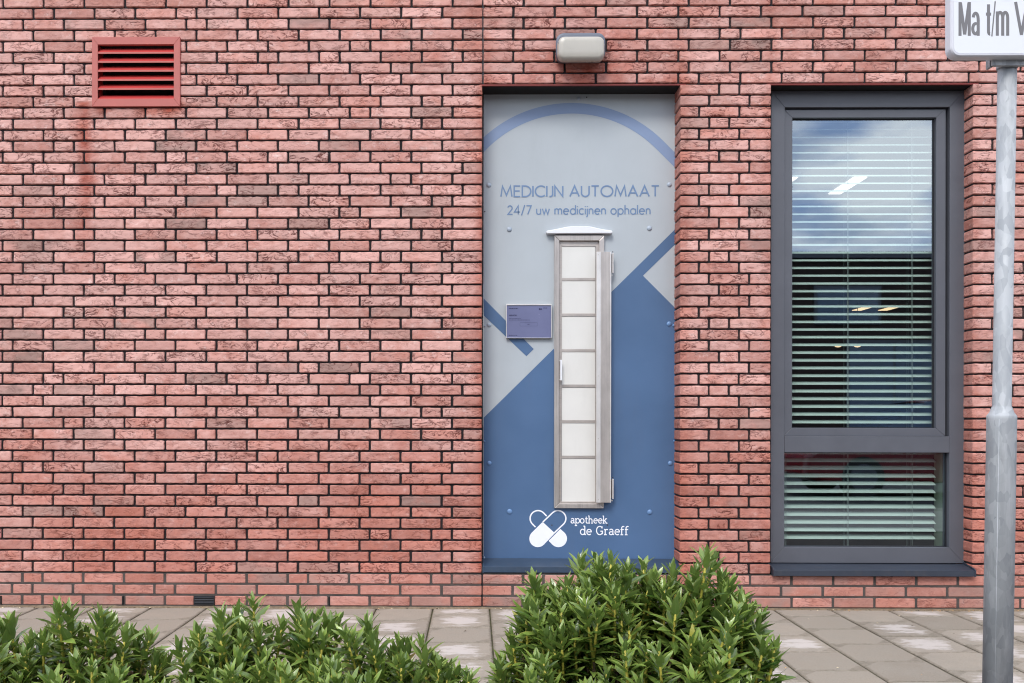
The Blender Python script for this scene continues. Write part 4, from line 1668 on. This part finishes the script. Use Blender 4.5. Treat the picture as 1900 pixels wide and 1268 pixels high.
make_shrub('laurel_shrub', -120, 335, [(-90, 1130), (-50, 1140), (-15, 1140), (18, 1130), (55, 1165), (108, 1108), (128, 1112), (100, 1140), (187, 1118), (205, 1130), (150, 1150), (232, 1152), (256, 1158), (282, 1180), (306, 1158), (325, 1200), (80, 1160)], 31,
           'low evergreen laurel shrub at the left edge, before the paving', 120, 2.80)
make_shrub('laurel_shrub', 345, 640, [(357, 1150), (372, 1160), (410, 1118), (441, 1112), (470, 1095), (452, 1140), (500, 1152), (523, 1140), (553, 1108), (572, 1132), (615, 1124), (632, 1126), (594, 1150), (362, 1205), (395, 1170)], 57,
           'spiky laurel shrub left of centre with the tallest tip of the low row', 95, 2.78)
make_shrub('laurel_shrub', 610, 895, [(640, 1152), (655, 1160), (680, 1132), (690, 1165), (725, 1190), (740, 1172), (756, 1172), (784, 1170), (802, 1200), (815, 1212), (842, 1215), (858, 1235), (874, 1228), (888, 1258), (700, 1200)], 91,
           'lower laurel shrub sloping down to the gap before the panel', 85, 2.72)
make_shrub('laurel_shrub', 925, 1432, [(922, 1205), (940, 1200), (950, 1158), (962, 1130), (975, 1098), (992, 1055), (1010, 1085), (1030, 1070), (1052, 1062), (1078, 1020), (1090, 1045), (1107, 1018), (1134, 1018), (1148, 1040), (1165, 1030), (1194, 1028), (1215, 1048), (1249, 1038), (1232, 1070), (1290, 1040), (1312, 1002), (1324, 1020), (1338, 1048), (1376, 1072), (1355, 1062), (1402, 1090), (1423, 1110), (1412, 1130), (1432, 1180), (1424, 1215), (1432, 1245), (1280, 1075), (915, 1245), (1180, 1060)], 77,
           'largest laurel shrub, dense and tall, in front of the blue panel', 260, 2.75)

# ------------------------------------------------------------ litter at the foot of the wall
rl = random.Random(4)
lt_ = MB()
M['litter'] = paint('dry_litter', srgb(190, 150, 105), .9, .3, scale=40)
M['litter2'] = paint('pale_litter', srgb(205, 190, 160), .9, .3, scale=40)
for i in range(520):
    x = rl.uniform(XL, XR)
    y = -abs(rl.gauss(0, .014)) - .004 if rl.random() < .85 else -rl.uniform(0, 1.3)
    s_ = rl.uniform(.002, .008)
    a = rl.uniform(0, 3.14)
    b = len(lt_.v)
    z = .001
    for (u, v, w) in ((-1, -.4, 0), (1, -.3, .3), (.6, .5, .6), (-.7, .4, .2), (0, 0, .9)):
        lt_.v.append((x + s_ * (u * math.cos(a) - v * math.sin(a)), y + s_ * .7 * (u * math.sin(a) + v * math.cos(a)), z + w * s_ * .6))
    mt = rl.choice((M['litter'], M['litter2'], M['wood'], M['soil']))
    for q in ((0, 1, 4), (1, 2, 4), (2, 3, 4), (3, 0, 4)):
        lt_.face([b + i2 for i2 in q], mt)
tag(lt_.build('leaf_litter', recalc=False), 'dry crumbs and litter along the wall foot', 'litter', kind='stuff')
# ridge of dirt against the wall
dr_ = MB()
n = 260
for i in range(n + 1):
    x = XL + (XR - XL) * i / n
    hh_ = .006 + .006 * max(0, noise.noise(Vector((x * 9, 0, 2)))) + .002 * noise.noise(Vector((x * 60, 0, 2)))
    ww_ = .014 + .010 * noise.noise(Vector((x * 14, 3, 2)))
    dr_.v += [(x, -ww_ - .004, -.001), (x, -ww_ * .4, hh_ * .7), (x, .008, hh_ + .003)]
for i in range(n):
    for k in range(2):
        a = 3 * i + k
        dr_.face([a, a + 3, a + 4, a + 1], M['dirt'] if 'dirt' in M else M.setdefault('dirt', mat_ground('wall_foot_dirt', srgb(112, 96, 78), srgb(150, 132, 108), 30, 1)))
tag(dr_.build('dirt_strip', smooth=True), 'sandy dirt gathered along the wall foot', 'dirt', kind='stuff')

# ------------------------------------------------------------ across the street (seen mirrored in the glass)
YO = -18.0
ob = thing('office_building', (9, YO, 0), 'dark brick low building across the street, mirrored in the window', 'building')
M['obrick'] = mat_ground('dark_brick_far', (.035, .022, .02, 1), (.06, .035, .03, 1), 8)
M['oglass'] = paint('far_window_glass', (.09, .13, .20, 1), .08, .1, spec=.8)
c_ = MB(); c_.box(-16, 22, YO - 8, YO, -.16, 5.05, M['obrick']); c_.build('wall', ob)
c_ = MB(); c_.box(-16.2, 22.2, YO - 8.2, YO + .18, 5.05, 5.2, M['frame']); c_.build('roof', ob)
for (x0, x1, z0, z1) in [(x, x + 1.5, 3.5, 4.3) for x in (-14, -10.5, -7, -3.5, 0, 4.2, 8.5, 12.6, 17)] + [(x, x + 2.2, .7, 2.95) for x in (-13.5, -9, -4.5, 1, 5, 9.3, 13, 17.5)]:
    a_ = MB(); a_.ring((x0 - .08, x1 + .08, z0 - .08, z1 + .08), (x0, x1, z0, z1), -YO * -1 - .02, YO + .06, M['signrim']) if False else a_.box(x0 - .08, x1 + .08, YO, YO + .05, z0 - .08, z1 + .08, M['frame'])
    wn = a_.build('window', ob)
    a_ = MB(); a_.box(x0, (x0 + x1) / 2 - .03, YO + .03, YO + .06, z0, z1, M['oglass']); a_.box((x0 + x1) / 2 + .03, x1, YO + .03, YO + .06, z0, z1, M['oglass']); a_.build('pane', wn)

# parked car on the street
M['carblue'] = paint('car_paint_red', (.20, .015, .02, 1), .2, .03, spec=.7)
M['tyre'] = paint('tyre_rubber', (.02, .02, .02, 1), .8)
car = thing('parked_car', (6.8, -9.0, -.12), 'dark red parked car on the street, mirrored in the window', 'car')
cb = MB()
cx0 = 4.7
prof_b = [(0, .35), (.02, .62), (.25, .78), (1.15, .92), (3.3, .95), (4.05, .90), (4.25, .75), (4.28, .38), (3.95, .24), (.3, .24)]
secs = [(-.86, .94), (-.80, 1.0), (.80, 1.0), (.86, .94)]
n = len(prof_b)
for (yy, k_) in secs:
    for (x, z) in prof_b:
        cb.v.append((cx0 + 2.14 + (x - 2.14) * (1 if abs(yy) < .83 else .97), -9.0 + yy, -.12 + .6 + (z - .6) * k_))
for s_ in range(3):
    for i in range(n):
        j = (i + 1) % n
        cb.face([s_ * n + i, s_ * n + j, (s_ + 1) * n + j, (s_ + 1) * n + i], M['carblue'])
cb.face(list(range(n)), M['carblue']); cb.face([3 * n + i for i in range(n)][::-1], M['carblue'])
b = len(cb.v)
rf_ = [(1.9, 1.43), (3.3, 1.42)]
for (x, z, hwid) in ((1.85, 1.40, .56), (2.3, 1.46, .58), (3.1, 1.44, .58), (3.5, 1.34, .56)):
    for sgn in (-1, 0, 1):
        cb.v.append((cx0 + x, -9.0 + sgn * hwid, -.12 + z + (.02 if sgn == 0 else 0)))
for i in range(3):
    for j in range(2):
        a = b + 3 * i + j
        cb.face([a, a + 1, a + 4, a + 3], M['carblue'])
cb.build('body', car, bevel=.03)
cg = MB()
ghb = [(1.05, .90), (1.9, 1.42), (3.45, 1.36), (4.0, .90)]
for yy in ((-.72, -.57), (.72, .57)):
    for (x, z) in ghb:
        cg.v.append((cx0 + x, -9.0 + (yy[0] if z < 1 else yy[1]), -.12 + z))
for i in range(4):
    j = (i + 1) % 4
    cg.face([i, j, 4 + j, 4 + i], M['oglass'])
cg.face([0, 1, 2, 3], M['oglass']); cg.face([7, 6, 5, 4], M['oglass'])
cg.build('windows', car)
for wx in (.85, 3.45):
    for wy in (-.78, .78):
        w_ = MB(); w_.lathe([(.20, -.09), (.30, -.09), (.32, -.05), (.32, .05), (.30, .09), (.20, .09)], (cx0 + wx, -9.0 + wy, .20), (0, 1, 0), M['tyre'], 24)
        wh = w_.build('wheel', car, smooth=False)
        w_ = MB(); w_.lathe([(.20, -.095), (.05, -.08), (.02, -.095), (.02, .095), (.05, .08), (.20, .095)], (cx0 + wx, -9.0 + wy, .20), (0, 1, 0), M['frame'], 16)
        w_.build('rim', wh)
